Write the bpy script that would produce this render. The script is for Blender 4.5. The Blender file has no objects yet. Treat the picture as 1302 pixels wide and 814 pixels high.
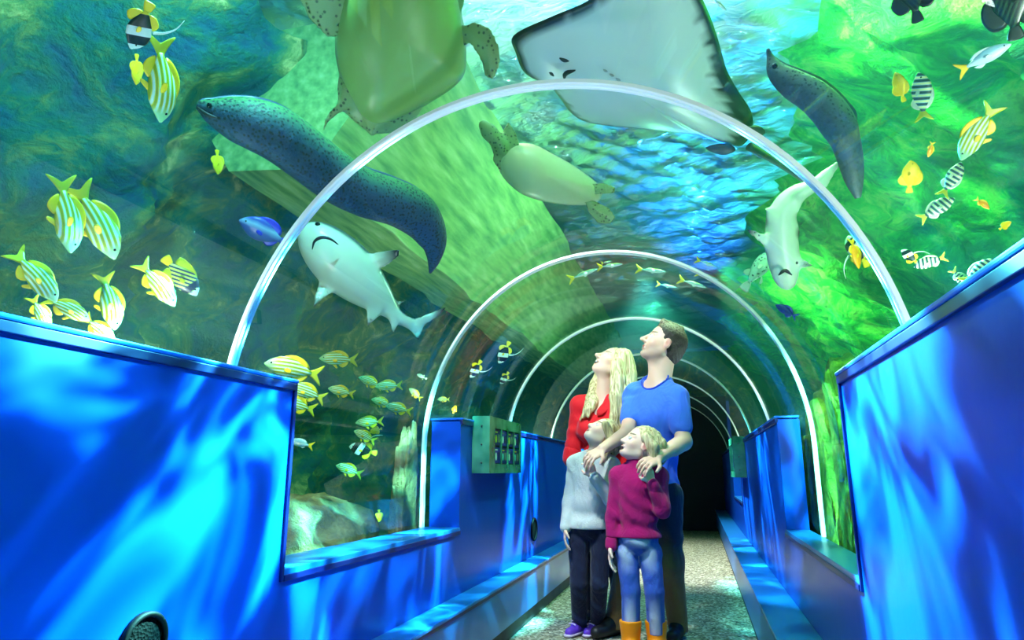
import bpy, bmesh, math, random
import numpy as np
from mathutils import Vector, Matrix, noise as mnoise
random.seed(7); np.random.seed(7)
S = bpy.context.scene
C = S.collection
PI = math.pi
# ------------------------------------------------------------------ camera
FPX, PITCH, YAW, EYE = 839.4, 0.2254, 0.2662, 0.91
cam_d = bpy.data.cameras.new('camera'); cam = bpy.data.objects.new('camera', cam_d); C.objects.link(cam)
cam_d.sensor_width = 36; cam_d.lens = 36*FPX/1302; cam_d.clip_start = .02
cam.location = (0, 0, EYE); cam.rotation_euler = (PI/2+PITCH, 0, YAW)
S.camera = cam
S.view_settings.view_transform = 'Standard'; S.view_settings.look = 'None'
S.view_settings.gamma = 1; S.view_settings.use_curve_mapping = False
S.view_settings.exposure = 0.25
S.cycles.transparent_max_bounces = 40; S.cycles.max_bounces = 10; S.cycles.sample_clamp_indirect = 4.0; S.cycles.caustics_reflective = False; S.cycles.caustics_refractive = False
# ------------------------------------------------------------------ pixel -> place
def ray(px, py):
    dx, dy = px-651, 407-py
    F = FPX*math.cos(PITCH)-dy*math.sin(PITCH); V = FPX*math.sin(PITCH)+dy*math.cos(PITCH)
    return np.array([-math.sin(YAW)*F+math.cos(YAW)*dx, math.cos(YAW)*F+math.sin(YAW)*dx, V])
E0 = np.array([0, 0, EYE])
def at_y(px, py, y): d = ray(px, py); return E0+d*(y/d[1])
def at_x(px, py, x): d = ray(px, py); return E0+d*(x/d[0])
def at_z(px, py, z): d = ray(px, py); return E0+d*((z-EYE)/d[2])
XC, ZC, RX, RZ = -.42, 1.0226, .94, .99          # tunnel vault
THK = .05
def wall_dist(px, py, m=THK):
    """distance from the eye to the outer face of the vault"""
    d = ray(px, py); d = d/np.linalg.norm(d)
    for t in np.arange(.3, 14, .01):
        p = E0+d*t
        if p[2] > ZC: out = ((p[0]-XC)/(RX+m))**2+((p[2]-ZC)/(RZ+m))**2 > 1
        else: out = abs(p[0]-XC) > RX+m
        if out: return t
    return 14
def beyond(px, py, extra):
    d = ray(px, py); d = d/np.linalg.norm(d)
    return E0+d*(wall_dist(px, py)+extra)
def at_d(px, py, dist):
    d = ray(px, py); d = d/np.linalg.norm(d); return E0+d*dist
# ------------------------------------------------------------------ objects
def mesh_obj(name, verts, faces, mat=None, parent=None, smooth=True, loc=None):
    me = bpy.data.meshes.new(name)
    me.from_pydata([tuple(map(float, v)) for v in verts], [], [tuple(int(i) for i in f) for f in faces])
    if smooth: me.polygons.foreach_set('use_smooth', [True]*len(me.polygons))
    me.update()
    if mat: me.materials.append(mat)
    o = bpy.data.objects.new(name, me); C.objects.link(o)
    if loc is not None: o.location = loc
    if parent: o.parent = parent
    return o
def bm_obj(name, bm, mat=None, parent=None, smooth=False):
    bmesh.ops.recalc_face_normals(bm, faces=bm.faces)
    me = bpy.data.meshes.new(name); bm.to_mesh(me); bm.free()
    if smooth: me.polygons.foreach_set('use_smooth', [True]*len(me.polygons))
    if mat: me.materials.append(mat)
    o = bpy.data.objects.new(name, me); C.objects.link(o)
    if parent: o.parent = parent
    return o
def empty(name, loc=(0, 0, 0)):
    o = bpy.data.objects.new(name, None); o.location = tuple(loc); o.empty_display_size = .05; C.objects.link(o); return o
def tag(o, label=None, cat=None, group=None, kind=None):
    if label: o['label'] = label
    if cat: o['category'] = cat
    if group: o['group'] = group
    if kind: o['kind'] = kind
    return o
def adopt(parent, *kids):
    """parent at its base; keep the children where they stand"""
    for k in kids:
        k.parent = parent; k.matrix_parent_inverse = parent.matrix_basis.inverted()
def box(bm, lo, hi, bev=0):
    lo, hi = Vector(lo), Vector(hi)
    r = bmesh.ops.create_cube(bm, size=1)
    for v in r['verts']: v.co = Vector(((lo[i]+hi[i])/2+v.co[i]*(hi[i]-lo[i]) for i in range(3)))
    if bev:
        es = list({e for v in r['verts'] for e in v.link_edges})
        bmesh.ops.bevel(bm, geom=es, offset=bev, segments=2, affect='EDGES', profile=.5)
def catmull(pts, n):
    P = np.array(pts, float); m = len(P)
    Q = np.vstack([2*P[0]-P[1], P, 2*P[-1]-P[-2]]); out = []
    for i in range(m-1):
        a, b, c, d = Q[i:i+4]
        for k in range(n):
            t = k/n
            out.append(.5*((2*b)+(-a+c)*t+(2*a-5*b+4*c-d)*t*t+(-a+3*b-3*c+d)*t**3))
    out.append(P[-1]); return np.array(out)
def loft(spine, ra, rb, up, seg=20):
    """closed tube along spine; ra sideways, rb along up. returns verts, faces"""
    P = np.array(spine, float); n = len(P); V = []; F = []
    up = np.array(up, float)
    for i in range(n):
        t = P[min(i+1, n-1)]-P[max(i-1, 0)]; t = t/(np.linalg.norm(t)+1e-9)
        u = up-t*np.dot(up, t); u /= np.linalg.norm(u)+1e-9
        s = np.cross(t, u)
        for k in range(seg):
            a = 2*PI*k/seg
            V.append(P[i]+s*math.cos(a)*ra[i]+u*math.sin(a)*rb[i])
    for i in range(n-1):
        for k in range(seg):
            F.append((i*seg+k, i*seg+(k+1) % seg, (i+1)*seg+(k+1) % seg, (i+1)*seg+k))
    V.append(P[0]); V.append(P[-1]); a, b = len(V)-2, len(V)-1
    for k in range(seg):
        F.append((a, (k+1) % seg, k)); F.append((b, (n-1)*seg+k, (n-1)*seg+(k+1) % seg))
    return V, F
def pillow(outline, T, nrm=None, rings=6, sub=3, center=None, power=.5, closed=True):
    """lens over a closed 3-D outline: the rim is thin, the middle T thick each way"""
    O = np.array(outline, float)
    if sub > 1:
        Q = np.vstack([O, O[:3]]); m = len(O); oo = []
        for i in range(m):
            a, b, c, d = O[i-1], O[i], O[(i+1) % m], O[(i+2) % m]
            for k in range(sub):
                t = k/sub; oo.append(.5*((2*b)+(-a+c)*t+(2*a-5*b+4*c-d)*t*t+(-a+3*b-3*c+d)*t**3))
        O = np.array(oo)
    c = O.mean(0) if center is None else np.array(center, float)
    if nrm is None:
        nrm = sum(np.cross(O[i]-c, O[(i+1) % len(O)]-c) for i in range(len(O)))
    nrm = np.array(nrm, float); nrm /= np.linalg.norm(nrm)
    if np.dot(sum(np.cross(O[i]-c, O[(i+1) % len(O)]-c) for i in range(len(O))), nrm) < 0: O = O[::-1]
    m = len(O); V = [p for p in O]; F = []; lay = {}
    ss = [1-(k/rings)**1.3 for k in range(1, rings+1)]
    for sg in (1, -1):
        prev = list(range(m))
        for s in ss[:-1]:
            b = len(V); h = T*(1-s*s)**power
            V += [c+(p-c)*s+nrm*sg*h for p in O]; cur = list(range(b, b+m))
            for i in range(m):
                f = (prev[i], prev[(i+1) % m], cur[(i+1) % m], cur[i])
                F.append(f if sg > 0 else f[::-1])
            prev = cur
        V.append(c+nrm*sg*T); e = len(V)-1
        for i in range(m):
            f = (prev[i], prev[(i+1) % m], e); F.append(f if sg > 0 else f[::-1])
    return V, F
def merge(*vf):
    V, F = [], []
    for v, f in vf:
        b = len(V); V += list(v); F += [tuple(i+b for i in q) for q in f]
    return V, F
# ------------------------------------------------------------------ distance-field modelling
class Field:
    def __init__(s): s.p = []
    def cap(s, a, b, ra, rb=None, k=.02, flat=None, amt=1.0, sub=False):
        s.p.append(('cap', np.array(a, float), np.array(b, float), ra, ra if rb is None else rb, k, None if flat is None else np.array(flat, float)/np.linalg.norm(flat), amt, sub)); return s
    def chain(s, pts, rs, k=.02, **kw):
        for i in range(len(pts)-1): s.cap(pts[i], pts[i+1], rs[i], rs[i+1], k, **kw)
        return s
    def ell(s, c, r, axes=None, k=.02, sub=False):
        s.p.append(('ell', np.array(c, float), np.array(r, float), np.eye(3) if axes is None else np.array(axes, float), k, sub)); return s
    def fin(s, poly, T, k=.01):
        """flat fin over a planar 3-D polygon, T half thickness in its middle"""
        s.p.append(('fin', np.array(poly, float), T, k)); return s
    def inside(s, c, r, axes): s.p.append(('int', np.array(c, float), np.array(r, float), np.array(axes, float))); return s
    def cut(s, c, n): s.p.append(('cut', np.array(c, float), np.array(n, float)/np.linalg.norm(n))); return s
    def bounds(s):
        lo, hi = np.full(3, 1e9), np.full(3, -1e9)
        for q in s.p:
            if q[0] == 'cap' and not q[8]:
                for c, r in ((q[1], q[3]), (q[2], q[4])): lo = np.minimum(lo, c-r); hi = np.maximum(hi, c+r)
            elif q[0] == 'ell' and not q[5]:
                r = np.abs(q[3].T)@q[2]; lo = np.minimum(lo, q[1]-r); hi = np.maximum(hi, q[1]+r)
            elif q[0] == 'fin': lo = np.minimum(lo, q[1].min(0)-q[2]); hi = np.maximum(hi, q[1].max(0)+q[2])
        return lo, hi
    def mesh(s, h, wob=None):
        lo, hi = s.bounds(); lo = lo-3*h; hi = hi+3*h
        n = np.ceil((hi-lo)/h).astype(int)+1
        ax = [lo[i]+h*np.arange(n[i]) for i in range(3)]
        D = np.full(tuple(n), 1.0, np.float32)
        for q in s.p:
            if q[0] == 'cut':
                g = (ax[0][:, None, None]-q[1][0])*q[2][0]+(ax[1][None, :, None]-q[1][1])*q[2][1]+(ax[2][None, None, :]-q[1][2])*q[2][2]
                D = np.maximum(D, g.astype(np.float32)); continue
            if q[0] == 'int':
                P = np.stack(np.meshgrid(*ax, indexing='ij'), -1); L = (P-q[1])@q[3].T; k0 = np.linalg.norm(L/q[2], axis=-1)
                D = np.maximum(D, (k0*(k0-1)/(np.linalg.norm(L/(q[2]*q[2]), axis=-1)+1e-9)).astype(np.float32)); continue
            if q[0] == 'cap':
                m = max(q[3], q[4]); bl = np.minimum(q[1]-m, q[2]-m); bh = np.maximum(q[1]+m, q[2]+m); k = q[5]
            elif q[0] == 'ell': r = np.abs(q[3].T)@q[2]; bl, bh = q[1]-r, q[1]+r; k = q[4]
            else: bl, bh = q[1].min(0)-q[2], q[1].max(0)+q[2]; k = q[3]
            mg = k*1.6+3*h
            i0 = np.maximum(0, np.floor((bl-mg-lo)/h).astype(int)); i1 = np.minimum(n, np.ceil((bh+mg-lo)/h).astype(int)+1)
            if (i1 <= i0).any(): continue
            sl = tuple(slice(i0[j], i1[j]) for j in range(3))
            P = np.stack(np.meshgrid(*[ax[j][sl[j]] for j in range(3)], indexing='ij'), -1)
            sub = False
            if q[0] == 'cap':
                a, b, ra, rb, k, fl, amt, sub = q[1:]
                X = P-a; ab = b-a
                if fl is not None and amt != 1:
                    X = X+(1/amt-1)*(X@fl)[..., None]*fl; ab = ab+(1/amt-1)*np.dot(ab, fl)*fl
                t = np.clip((X@ab)/(np.dot(ab, ab)+1e-12), 0, 1)
                d = np.linalg.norm(X-t[..., None]*ab, axis=-1)-(ra+(rb-ra)*t)
                if fl is not None and amt < 1: d = d*(amt+.35*(1-amt))
            elif q[0] == 'ell':
                c, r, A, k, sub = q[1:]
                L = (P-c)@A.T; k0 = np.linalg.norm(L/r, axis=-1); k1 = np.linalg.norm(L/(r*r), axis=-1)+1e-9
                d = k0*(k0-1)/k1
            else:
                O, T, k = q[1:]; c = O.mean(0)
                nn = sum(np.cross(O[i]-c, O[(i+1) % len(O)]-c) for i in range(len(O))); nn = nn/np.linalg.norm(nn)
                e = O[0]-c; e = e-nn*np.dot(e, nn); e /= np.linalg.norm(e); f = np.cross(nn, e)
                X = P-c; u, v, w = X@e, X@f, X@nn
                pu = [(np.dot(o-c, e), np.dot(o-c, f)) for o in O]
                dm = np.full(u.shape, 1e9); ins = np.zeros(u.shape, bool)
                for i in range(len(pu)):
                    (x1, y1), (x2, y2) = pu[i], pu[(i+1) % len(pu)]
                    ex, ey = x2-x1, y2-y1
                    t = np.clip(((u-x1)*ex+(v-y1)*ey)/(ex*ex+ey*ey+1e-12), 0, 1)
                    dm = np.minimum(dm, np.hypot(u-x1-t*ex, v-y1-t*ey))
                    cr = ((y1 > v) != (y2 > v)) & (u < (x2-x1)*(v-y1)/((y2-y1) if abs(y2-y1) > 1e-9 else 1e-9)+x1)
                    ins ^= cr
                sd = np.where(ins, -dm, dm)
                th = np.clip(-sd*.35, h*.75, T)
                d = np.maximum(sd, np.abs(w)-th)
            B = D[sl]; d = d.astype(np.float32)
            if sub:
                d = -d
                if k > 0: hh = np.clip(.5-.5*(B-d)/k, 0, 1)  ; R = B*(1-hh)+d*hh+k*hh*(1-hh)
                else: R = np.maximum(B, d)
            else:
                if k > 0: hh = np.clip(.5+.5*(B-d)/k, 0, 1); R = B*(1-hh)+d*hh-k*hh*(1-hh)
                else: R = np.minimum(B, d)
            D[sl] = R
        if wob is not None:
            sl = np.abs(D) < 4*h
            idx = np.argwhere(sl); D[sl] += wob(lo+idx*h).astype(np.float32)
        return nets(D, lo, h)
def nets(D, lo, h):
    """surface nets: smooth closed quads around the zero level of a grid"""
    s = D < 0
    nx, ny, nz = D.shape
    corner = [(i, j, k) for i in (0, 1) for j in (0, 1) for k in (0, 1)]
    cnt = sum(s[i:nx-1+i, j:ny-1+j, k:nz-1+k].astype(np.int8) for i, j, k in corner)
    act = (cnt > 0) & (cnt < 8)
    idx = -np.ones(act.shape, np.int64); cells = np.argwhere(act); idx[act] = np.arange(len(cells))
    acc = np.zeros((len(cells), 3)); num = np.zeros(len(cells))
    cx, cy, cz = cells.T
    for a in corner:
        for ax in range(3):
            if a[ax]: continue
            b = list(a); b[ax] = 1
            da = D[cx+a[0], cy+a[1], cz+a[2]]; db = D[cx+b[0], cy+b[1], cz+b[2]]
            m = (da < 0) != (db < 0)
            t = np.where(m, da/np.where(m, da-db, 1), 0)
            p = np.array(a, float)[None]+np.eye(3)[ax][None]*t[:, None]
            acc[m] += p[m]; num[m] += 1
    V = lo+h*(cells+acc/num[:, None])
    F = []
    for ax in range(3):
        o1, o2 = [(1, 2), (2, 0), (0, 1)][ax]
        a = [slice(None)]*3; b = [slice(None)]*3; a[ax] = slice(0, -1); b[ax] = slice(1, None)
        sa, sb = s[tuple(a)], s[tuple(b)]
        e = np.argwhere(sa != sb)
        e = e[(e[:, o1] > 0) & (e[:, o2] > 0) & (e[:, o1] < D.shape[o1]-1) & (e[:, o2] < D.shape[o2]-1)]
        def cell(d1, d2):
            q = e.copy(); q[:, o1] -= d1; q[:, o2] -= d2; return idx[q[:, 0], q[:, 1], q[:, 2]]
        q = np.stack([cell(1, 1), cell(0, 1), cell(0, 0), cell(1, 0)], 1)
        fl = sa[e[:, 0], e[:, 1], e[:, 2]]
        q[~fl] = q[~fl][:, ::-1]
        F.append(q)
    F = np.vstack(F); F = F[(F >= 0).all(1)]
    # two light smoothing passes
    for _ in range(2):
        A = np.zeros_like(V); n = np.zeros(len(V))
        for i in range(4):
            u, w = F[:, i], F[:, (i+1) % 4]
            np.add.at(A, u, V[w]); np.add.at(n, u, 1); np.add.at(A, w, V[u]); np.add.at(n, w, 1)
        V = V*.55+.45*A/np.maximum(n, 1)[:, None]
    return V, F
def field_obj(name, fld, h, mat, parent=None, wob=None):
    V, F = fld.mesh(h, wob)
    me = bpy.data.meshes.new(name); me.vertices.add(len(V)); me.vertices.foreach_set('co', V.astype(np.float32).ravel())
    me.loops.add(F.size); me.polygons.add(len(F))
    me.polygons.foreach_set('loop_start', np.arange(0, F.size, 4)); me.loops.foreach_set('vertex_index', F.ravel().astype(np.int32))
    me.polygons.foreach_set('use_smooth', np.ones(len(F), bool)); me.update(calc_edges=True); me.validate()
    if mat: me.materials.append(mat)
    o = bpy.data.objects.new(name, me); C.objects.link(o)
    if parent: adopt(parent, o)
    return o
def vcol(o, fn, name='hue'):
    """colour per vertex: fn(co, normal) -> rgb array"""
    me = o.data; n = len(me.vertices)
    co = np.empty(n*3, np.float32); me.vertices.foreach_get('co', co); co = co.reshape(-1, 3)
    no = np.empty(n*3, np.float32); me.vertices.foreach_get('normal', no); no = no.reshape(-1, 3)
    rgb = fn(co, no); a = me.color_attributes.new(name, 'FLOAT_COLOR', 'POINT')
    a.data.foreach_set('color', np.hstack([rgb, np.ones((n, 1))]).astype(np.float32).ravel())
# ------------------------------------------------------------------ materials
def srgb(*c):
    return tuple((x/255/12.92 if x/255 <= .04045 else ((x/255+.055)/1.055)**2.4) for x in c)
class N:
    def __init__(s, name):
        s.m = bpy.data.materials.new(name); s.m.use_nodes = True; s.t = s.m.node_tree; s.t.nodes.clear()
        s.out = s.t.nodes.new('ShaderNodeOutputMaterial')
    def n(s, typ, **kw):
        q = s.t.nodes.new('ShaderNode'+typ)
        for k, v in kw.items():
            if k.startswith('_'): setattr(q, k[1:], v)
            else: s.set(q, k, v)
        return q
    def set(s, q, k, v):
        k = int(k[1:]) if k[0] == 'i' and k[1:].isdigit() else k
        i = q.inputs[k] if isinstance(k, int) else q.inputs[k.replace('_', ' ')] if k.replace('_', ' ') in q.inputs else q.inputs[k]
        if isinstance(v, bpy.types.NodeSocket): s.t.links.new(v, i)
        elif isinstance(v, (tuple, list)) and len(v) == 3 and i.type == 'RGBA': i.default_value = (*v, 1)
        else: i.default_value = v
    def coord(s, out='Object', scale=None):
        c = s.n('TexCoord').outputs[out]
        if scale is not None:
            return s.n('Mapping', Vector=c, Scale=scale).outputs[0]
        return c
    def noise(s, scale, detail=4, vec=None, rough=.55, dist=0):
        return s.n('TexNoise', Vector=vec if vec is not None else s.coord(), Scale=scale, Detail=detail, Roughness=rough, Distortion=dist).outputs['Fac']
    def ramp(s, fac, stops, mode='LINEAR'):
        r = s.n('ValToRGB', Fac=fac); e = r.color_ramp.elements; r.color_ramp.interpolation = mode
        while len(e) < len(stops): e.new(.5)
        for q, (p, c) in zip(e, stops): q.position = p; q.color = (*c, 1) if len(c) == 3 else c
        return r.outputs[0]
    def mix(s, f, a, b):
        q = s.n('Mix', _data_type='RGBA'); s.set(q, 'i0', f); s.set(q, 'i6', a); s.set(q, 'i7', b); return q.outputs[2]
    def math(s, op, a, b=0.0, c=0.0):
        q = s.n('Math', _operation=op); s.set(q, 'i0', a); s.set(q, 'i1', b); s.set(q, 'i2', c); return q.outputs[0]
    def bump(s, h, strength=.3, dist=.01):
        return s.n('Bump', Height=h, Strength=strength, Distance=dist).outputs[0]
    def attr(s, name='hue'): return s.n('Attribute', _attribute_name=name).outputs['Color']
    def bsdf(s, color, rough=.5, normal=None, **kw):
        q = s.n('BsdfPrincipled'); s.set(q, 'Base_Color', color); s.set(q, 'Roughness', rough)
        if normal is not None: s.set(q, 'Normal', normal)
        for k, v in kw.items(): s.set(q, k, v)
        return q.outputs[0]
    def done(s, sh): s.t.links.new(sh, s.out.inputs[0]); return s.m
def plain(name, col, rough=.5, **kw):
    q = N(name); return q.done(q.bsdf(col, rough, **kw))
# ================================================================== setting
XL, XR, ZT, ZS, ZP = -1.169, .404, 1.183, .635, .318
XPL, XPR, XFL, XFR = -1.04, .25, -1.055, .262
Y0, Y1 = -1.6, 11.25
LEGL, LEGR = XC-RX, XC+RX
# --- materials of the corridor
q = N('blue_panel'); v = q.coord()
b = q.bump(q.noise(9, 3, v), .04, .02)
M_BLUE = q.done(q.bsdf(srgb(6, 72, 184), .3, b, Specular_IOR_Level=.2))
M_NAVY = plain('navy_edge', srgb(8, 22, 90), .35)
M_CAP = plain('blue_cap', srgb(30, 100, 205), .25)
M_STEP = plain('step_blue', srgb(24, 110, 190), .28)
q = N('kick_board'); M_KICK = q.done(q.bsdf(q.ramp(q.noise(6, 4), [(.3, srgb(40, 50, 60)), (.7, srgb(72, 74, 76))]), .6))
q = N('gravel_floor'); v = q.coord()
vo = q.n('TexVoronoi', Vector=v, Scale=70.); n2 = q.noise(160, 2, v); n3 = q.noise(5, 3, v)
c = q.ramp(vo.outputs['Color'], [(.1, srgb(70, 70, 62)), (.4, srgb(140, 135, 112)), (.62, srgb(186, 180, 152)), (.85, srgb(236, 232, 214))])
c = q.mix(q.math('MULTIPLY', n3, .35), c, srgb(120, 112, 88))
M_FLOOR = q.done(q.bsdf(c, .75, q.bump(vo.outputs['Distance'], .5, .01)))
M_DARK = plain('dark_wall', srgb(16, 20, 34), .7)
q = N('white_rib'); M_RIB = q.done(q.bsdf(srgb(246, 246, 236), .32))
# --- floor
bm = bmesh.new(); box(bm, (XFL-.12, Y0, -.05), (XFR+.14, Y1+.02, 0)); tag(bm_obj('floor', bm, M_FLOOR), kind='structure')
# --- low walls under the vault
NL = (1.77, 3.275); NR = (2.03, 3.58); NR2 = (6.75, 8.25)
def low_wall(name, xa, xb, notches):
    bm = bmesh.new(); y = Y0
    for a, b_ in notches:
        box(bm, (xa, y, 0), (xb, a, ZT-.018)); box(bm, (xa, a, 0), (xb, b_, ZS-.02)); y = b_
    box(bm, (xa, y, 0), (xb, Y1, ZT-.018))
    return tag(bm_obj(name, bm, M_BLUE), kind='structure')
low_wall('wall_left', LEGL+.03, XL, [NL]); low_wall('wall_right', XR, LEGR-.012, [NR, NR2])
trim_n = 0
def trim(lo, hi, m, bev=.004):
    global trim_n; trim_n += 1
    bm = bmesh.new(); box(bm, lo, hi, bev); return tag(bm_obj('trim_%d' % trim_n, bm, m, smooth=False), kind='structure')
def cap(xa, xb, face, runs):
    for a, b_ in runs:
        trim((min(xa, xb), a, ZT-.012), (max(xa, xb), b_, ZT), M_CAP)
        s = 1 if face > (xa+xb)/2 else -1
        trim((face-.006 if s > 0 else face-.009, a, ZT-.034), (face+.009 if s > 0 else face+.006, b_, ZT-.012), M_NAVY, .002)
cap(LEGL+.02, XL+.012, XL, [(Y0, NL[0]), (NL[1], Y1)])
cap(LEGR-.01, XR-.012, XR, [(Y0, NR[0]), (NR[1], NR2[0]), (NR2[1], Y1)])
def sill(xa, xb, face, a, b_):
    s = 1 if face > (xa+xb)/2 else -1
    trim((min(xa, xb), a, ZS-.018), (max(xa, xb), b_, ZS), M_STEP, .002)
    trim(tuple(np.minimum((face, a, ZS-.034), (face+s*.01, b_, ZS-.016))), tuple(np.maximum((face, a, ZS-.034), (face+s*.01, b_, ZS-.016))), M_NAVY, .002)
    trim(tuple(np.minimum((face-s*.004, a-.012, ZS-.034), (face+s*.007, a+.002, ZT-.03))), tuple(np.maximum((face-s*.004, a-.012, ZS-.034), (face+s*.007, a+.002, ZT-.03))), M_NAVY, .002)
sill(LEGL+.01, XL+.006, XL, *NL); sill(LEGR-.01, XR-.006, XR, *NR); sill(LEGR-.01, XR-.006, XR, *NR2)
# --- step and kick board along both walls
for nm, xa, xb, lip in (('left', XL, XPL, XPL), ('right', XPR, XR, XPR)):
    bm = bmesh.new(); box(bm, (xa, Y0, .085), (xb, Y1, ZP-.014)); tag(bm_obj('baseboard_'+nm, bm, M_STEP), kind='structure')
    s = 1 if nm == 'left' else -1
    trim((xa if s > 0 else xb-.16, Y0, ZP-.014), (xb+.008 if s > 0 else xb, Y1, ZP), M_STEP, .003) if s > 0 else trim((xa-.008, Y0, ZP-.014), (xb, Y1, ZP), M_STEP, .003)
    trim((lip-.002, Y0, ZP-.03), (lip+.004, Y1, ZP-.0145), M_NAVY, .001)
    kx = (xa, xb-.018) if s > 0 else (xa+.018, xb)
    trim((kx[0], Y0, 0), (kx[1], Y1, .085), M_KICK, .002)
bm = bmesh.new(); box(bm, (LEGL, Y1, 0), (LEGR, Y1+.12, 2.1)); tag(bm_obj('wall_back', bm, M_DARK), kind='structure')
bm = bmesh.new(); box(bm, (LEGL, Y0-.1, 0), (LEGR, Y0, 2.1)); tag(bm_obj('wall_front', bm, M_DARK), kind='structure')
# --- acrylic vault
def profile(m, z0, n=48):
    P = [(XC-RX-m, z0)]
    for k in range(n+1):
        a = PI-PI*k/n; P.append((XC+(RX+m)*math.cos(a), ZC+(RZ+m)*math.sin(a)))
    P.append((XC+RX+m, z0)); return P
q = N('acrylic')
fr = q.n('Fresnel', IOR=1.32).outputs[0]
gl = q.n('BsdfGlossy', Color=(1, 1, 1), Roughness=.0).outputs[0]
tr = q.n('BsdfTransparent', Color=(.975, .995, .99)).outputs[0]
mx = q.n('MixShader'); q.set(mx, 'i0', q.math('MINIMUM', q.math('MULTIPLY', fr, .5), .07)); q.set(mx, 'i1', tr); q.set(mx, 'i2', gl)
M_ACR = q.done(mx.outputs[0])
A, B = profile(0, .5), profile(THK-.005, .5); n = len(A); V, F = [], []
for y in (Y0, Y1+.1):
    V += [(x, y, z) for x, z in A]+[(x, y, z) for x, z in B]
for i in range(n-1):
    F += [(i, i+1, 2*n+i+1, 2*n+i), (n+i+1, n+i, 3*n+i, 3*n+i+1), (i+1, i, n+i, n+i+1), (2*n+i, 2*n+i+1, 3*n+i+1, 3*n+i)]
F += [(0, 2*n, 3*n, n), (n-1, 2*n-1, 4*n-1, 3*n-1)]
tag(mesh_obj('window_1', V, F, M_ACR), kind='structure')
# --- white ribs
RIB_Y = [1.68+1.553*k for k in range(7)]
RIB_L = ['nearest white arch rib, crossing in front of the stingray and the eel',
         'second white arch rib, its legs standing in the low window niches',
         'third white arch rib, passing just above the head of the man',
         'fourth white arch rib, rising beside the red sleeve of the woman',
         'fifth white arch rib, behind the heads of the couple',
         'sixth thin white arch rib, deep in the dark part of the tunnel',
         'farthest thin white arch rib, framing the black end of the tunnel']
for k, y in enumerate(RIB_Y):
    z0 = ZS if k == 1 else ZT
    m0, m1, w = -.016, -.001, .017
    def ring(m): return profile(m, z0, 64)
    sec = [(m1, -w), (m0+.004, -w), (m0, -w+.004), (m0, -.004), (m0+.004, 0), (m0, .004), (m0, w-.004), (m0+.004, w), (m1, w)]
    V, F = [], []; rr = [ring(m) for m, _ in sec]; n = len(rr[0])
    for (m, dy), r in zip(sec, rr): V += [(x, y+dy, z) for x, z in r]
    L = len(sec)
    for j in range(L):
        for i in range(n-1): F.append((j*n+i, j*n+i+1, ((j+1) % L)*n+i+1, ((j+1) % L)*n+i))
    F += [tuple(j*n for j in range(L)), tuple(j*n+n-1 for j in reversed(range(L)))]
    o = mesh_obj('arch_rib', V, F, M_RIB, smooth=False)
    tag(o, RIB_L[k], 'arch', 'white ribs along the tunnel vault')
# --- water body, tank floor, reef walls
XW0, XW1, ZW, ZB = -4.2, 3.4, 3.05, .45
P = profile(THK+.004, ZB)
poly = [(XW0, ZB), (XW0, ZW), (XW1, ZW), (XW1, ZB)]+P[::-1]
n = len(poly); ya, yb = -2.4, 12.4
V = [(x, ya, z) for x, z in poly]+[(x, yb, z) for x, z in poly]
F = [(i, (i+1) % n, n+(i+1) % n, n+i) for i in range(n)]+[tuple(range(n))[::-1], tuple(range(n, 2*n))]
q = N('tank_water'); tr = q.n('BsdfTransparent', Color=(1, 1, 1)).outputs[0]; q.done(tr)
sc_ = q.n('VolumeScatter', Color=(.10, .62, .60), Density=.055, Anisotropy=.3).outputs[0]
ab_ = q.n('VolumeAbsorption', Color=(.18, .88, .85), Density=.16).outputs[0]
ad = q.n('AddShader'); q.set(ad, 'i0', sc_); q.set(ad, 'i1', ab_); q.t.links.new(ad.outputs[0], q.out.inputs['Volume'])
tag(mesh_obj('water', V, F, q.m, smooth=False), kind='structure')
def rock_mat(name, stops, scale=3., bump=.6, moss=None):
    q = N(name); v = q.coord()
    a = q.noise(scale, 8, v, .65, .6); b2 = q.noise(scale*5, 6, v, .6); c = q.ramp(a, stops)
    if moss: c = q.mix(q.ramp(q.noise(scale*1.7, 5, v), [(.45, (0, 0, 0)), (.6, (1, 1, 1))]), c, moss)
    return q.done(q.bsdf(c, .85, q.bump(q.math('ADD', a, q.math('MULTIPLY', b2, .5)), bump, .06)))
M_REEF = rock_mat('reef_rock', [(.26, srgb(8, 40, 110)), (.40, srgb(14, 90, 110)), (.50, srgb(36, 110, 84)), (.60, srgb(120, 140, 70)), (.68, srgb(230, 206, 130))], 3.6, 1.)
M_GREEN = rock_mat('algae_rock', [(.28, srgb(10, 70, 44)), (.42, srgb(36, 150, 52)), (.52, srgb(70, 214, 66)), (.6, srgb(150, 236, 90)), (.72, srgb(60, 120, 60))], 4.2, 1.)
q = N('reef_right_rock'); v = q.coord(); a_ = q.noise(3.4, 8, v, .68, .7); b2 = q.noise(15, 6, v, .6)
c1 = q.ramp(a_, [(.28, srgb(8, 66, 44)), (.42, srgb(34, 150, 52)), (.52, srgb(70, 214, 66)), (.6, srgb(160, 236, 96)), (.72, srgb(60, 110, 60))])
c2 = q.ramp(a_, [(.3, srgb(8, 56, 96)), (.55, srgb(14, 100, 112)), (.75, srgb(40, 130, 110))])
yy = q.n('SeparateXYZ', Vector=v).outputs[1]
zz = q.n('SeparateXYZ', Vector=v).outputs[2]
f = q.ramp(q.math('ADD', q.math('ADD', q.math('MULTIPLY', yy, .025), q.math('MULTIPLY', zz, .175)), q.math('MULTIPLY', q.noise(.9, 5, v), .16)), [(.535, (1, 1, 1)), (.585, (0, 0, 0))])
M_REEFR = q.done(q.bsdf(q.mix(f, c1, c2), .85, q.bump(q.math('ADD', a_, q.math('MULTIPLY', b2, .5)), 1., .07)))
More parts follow.
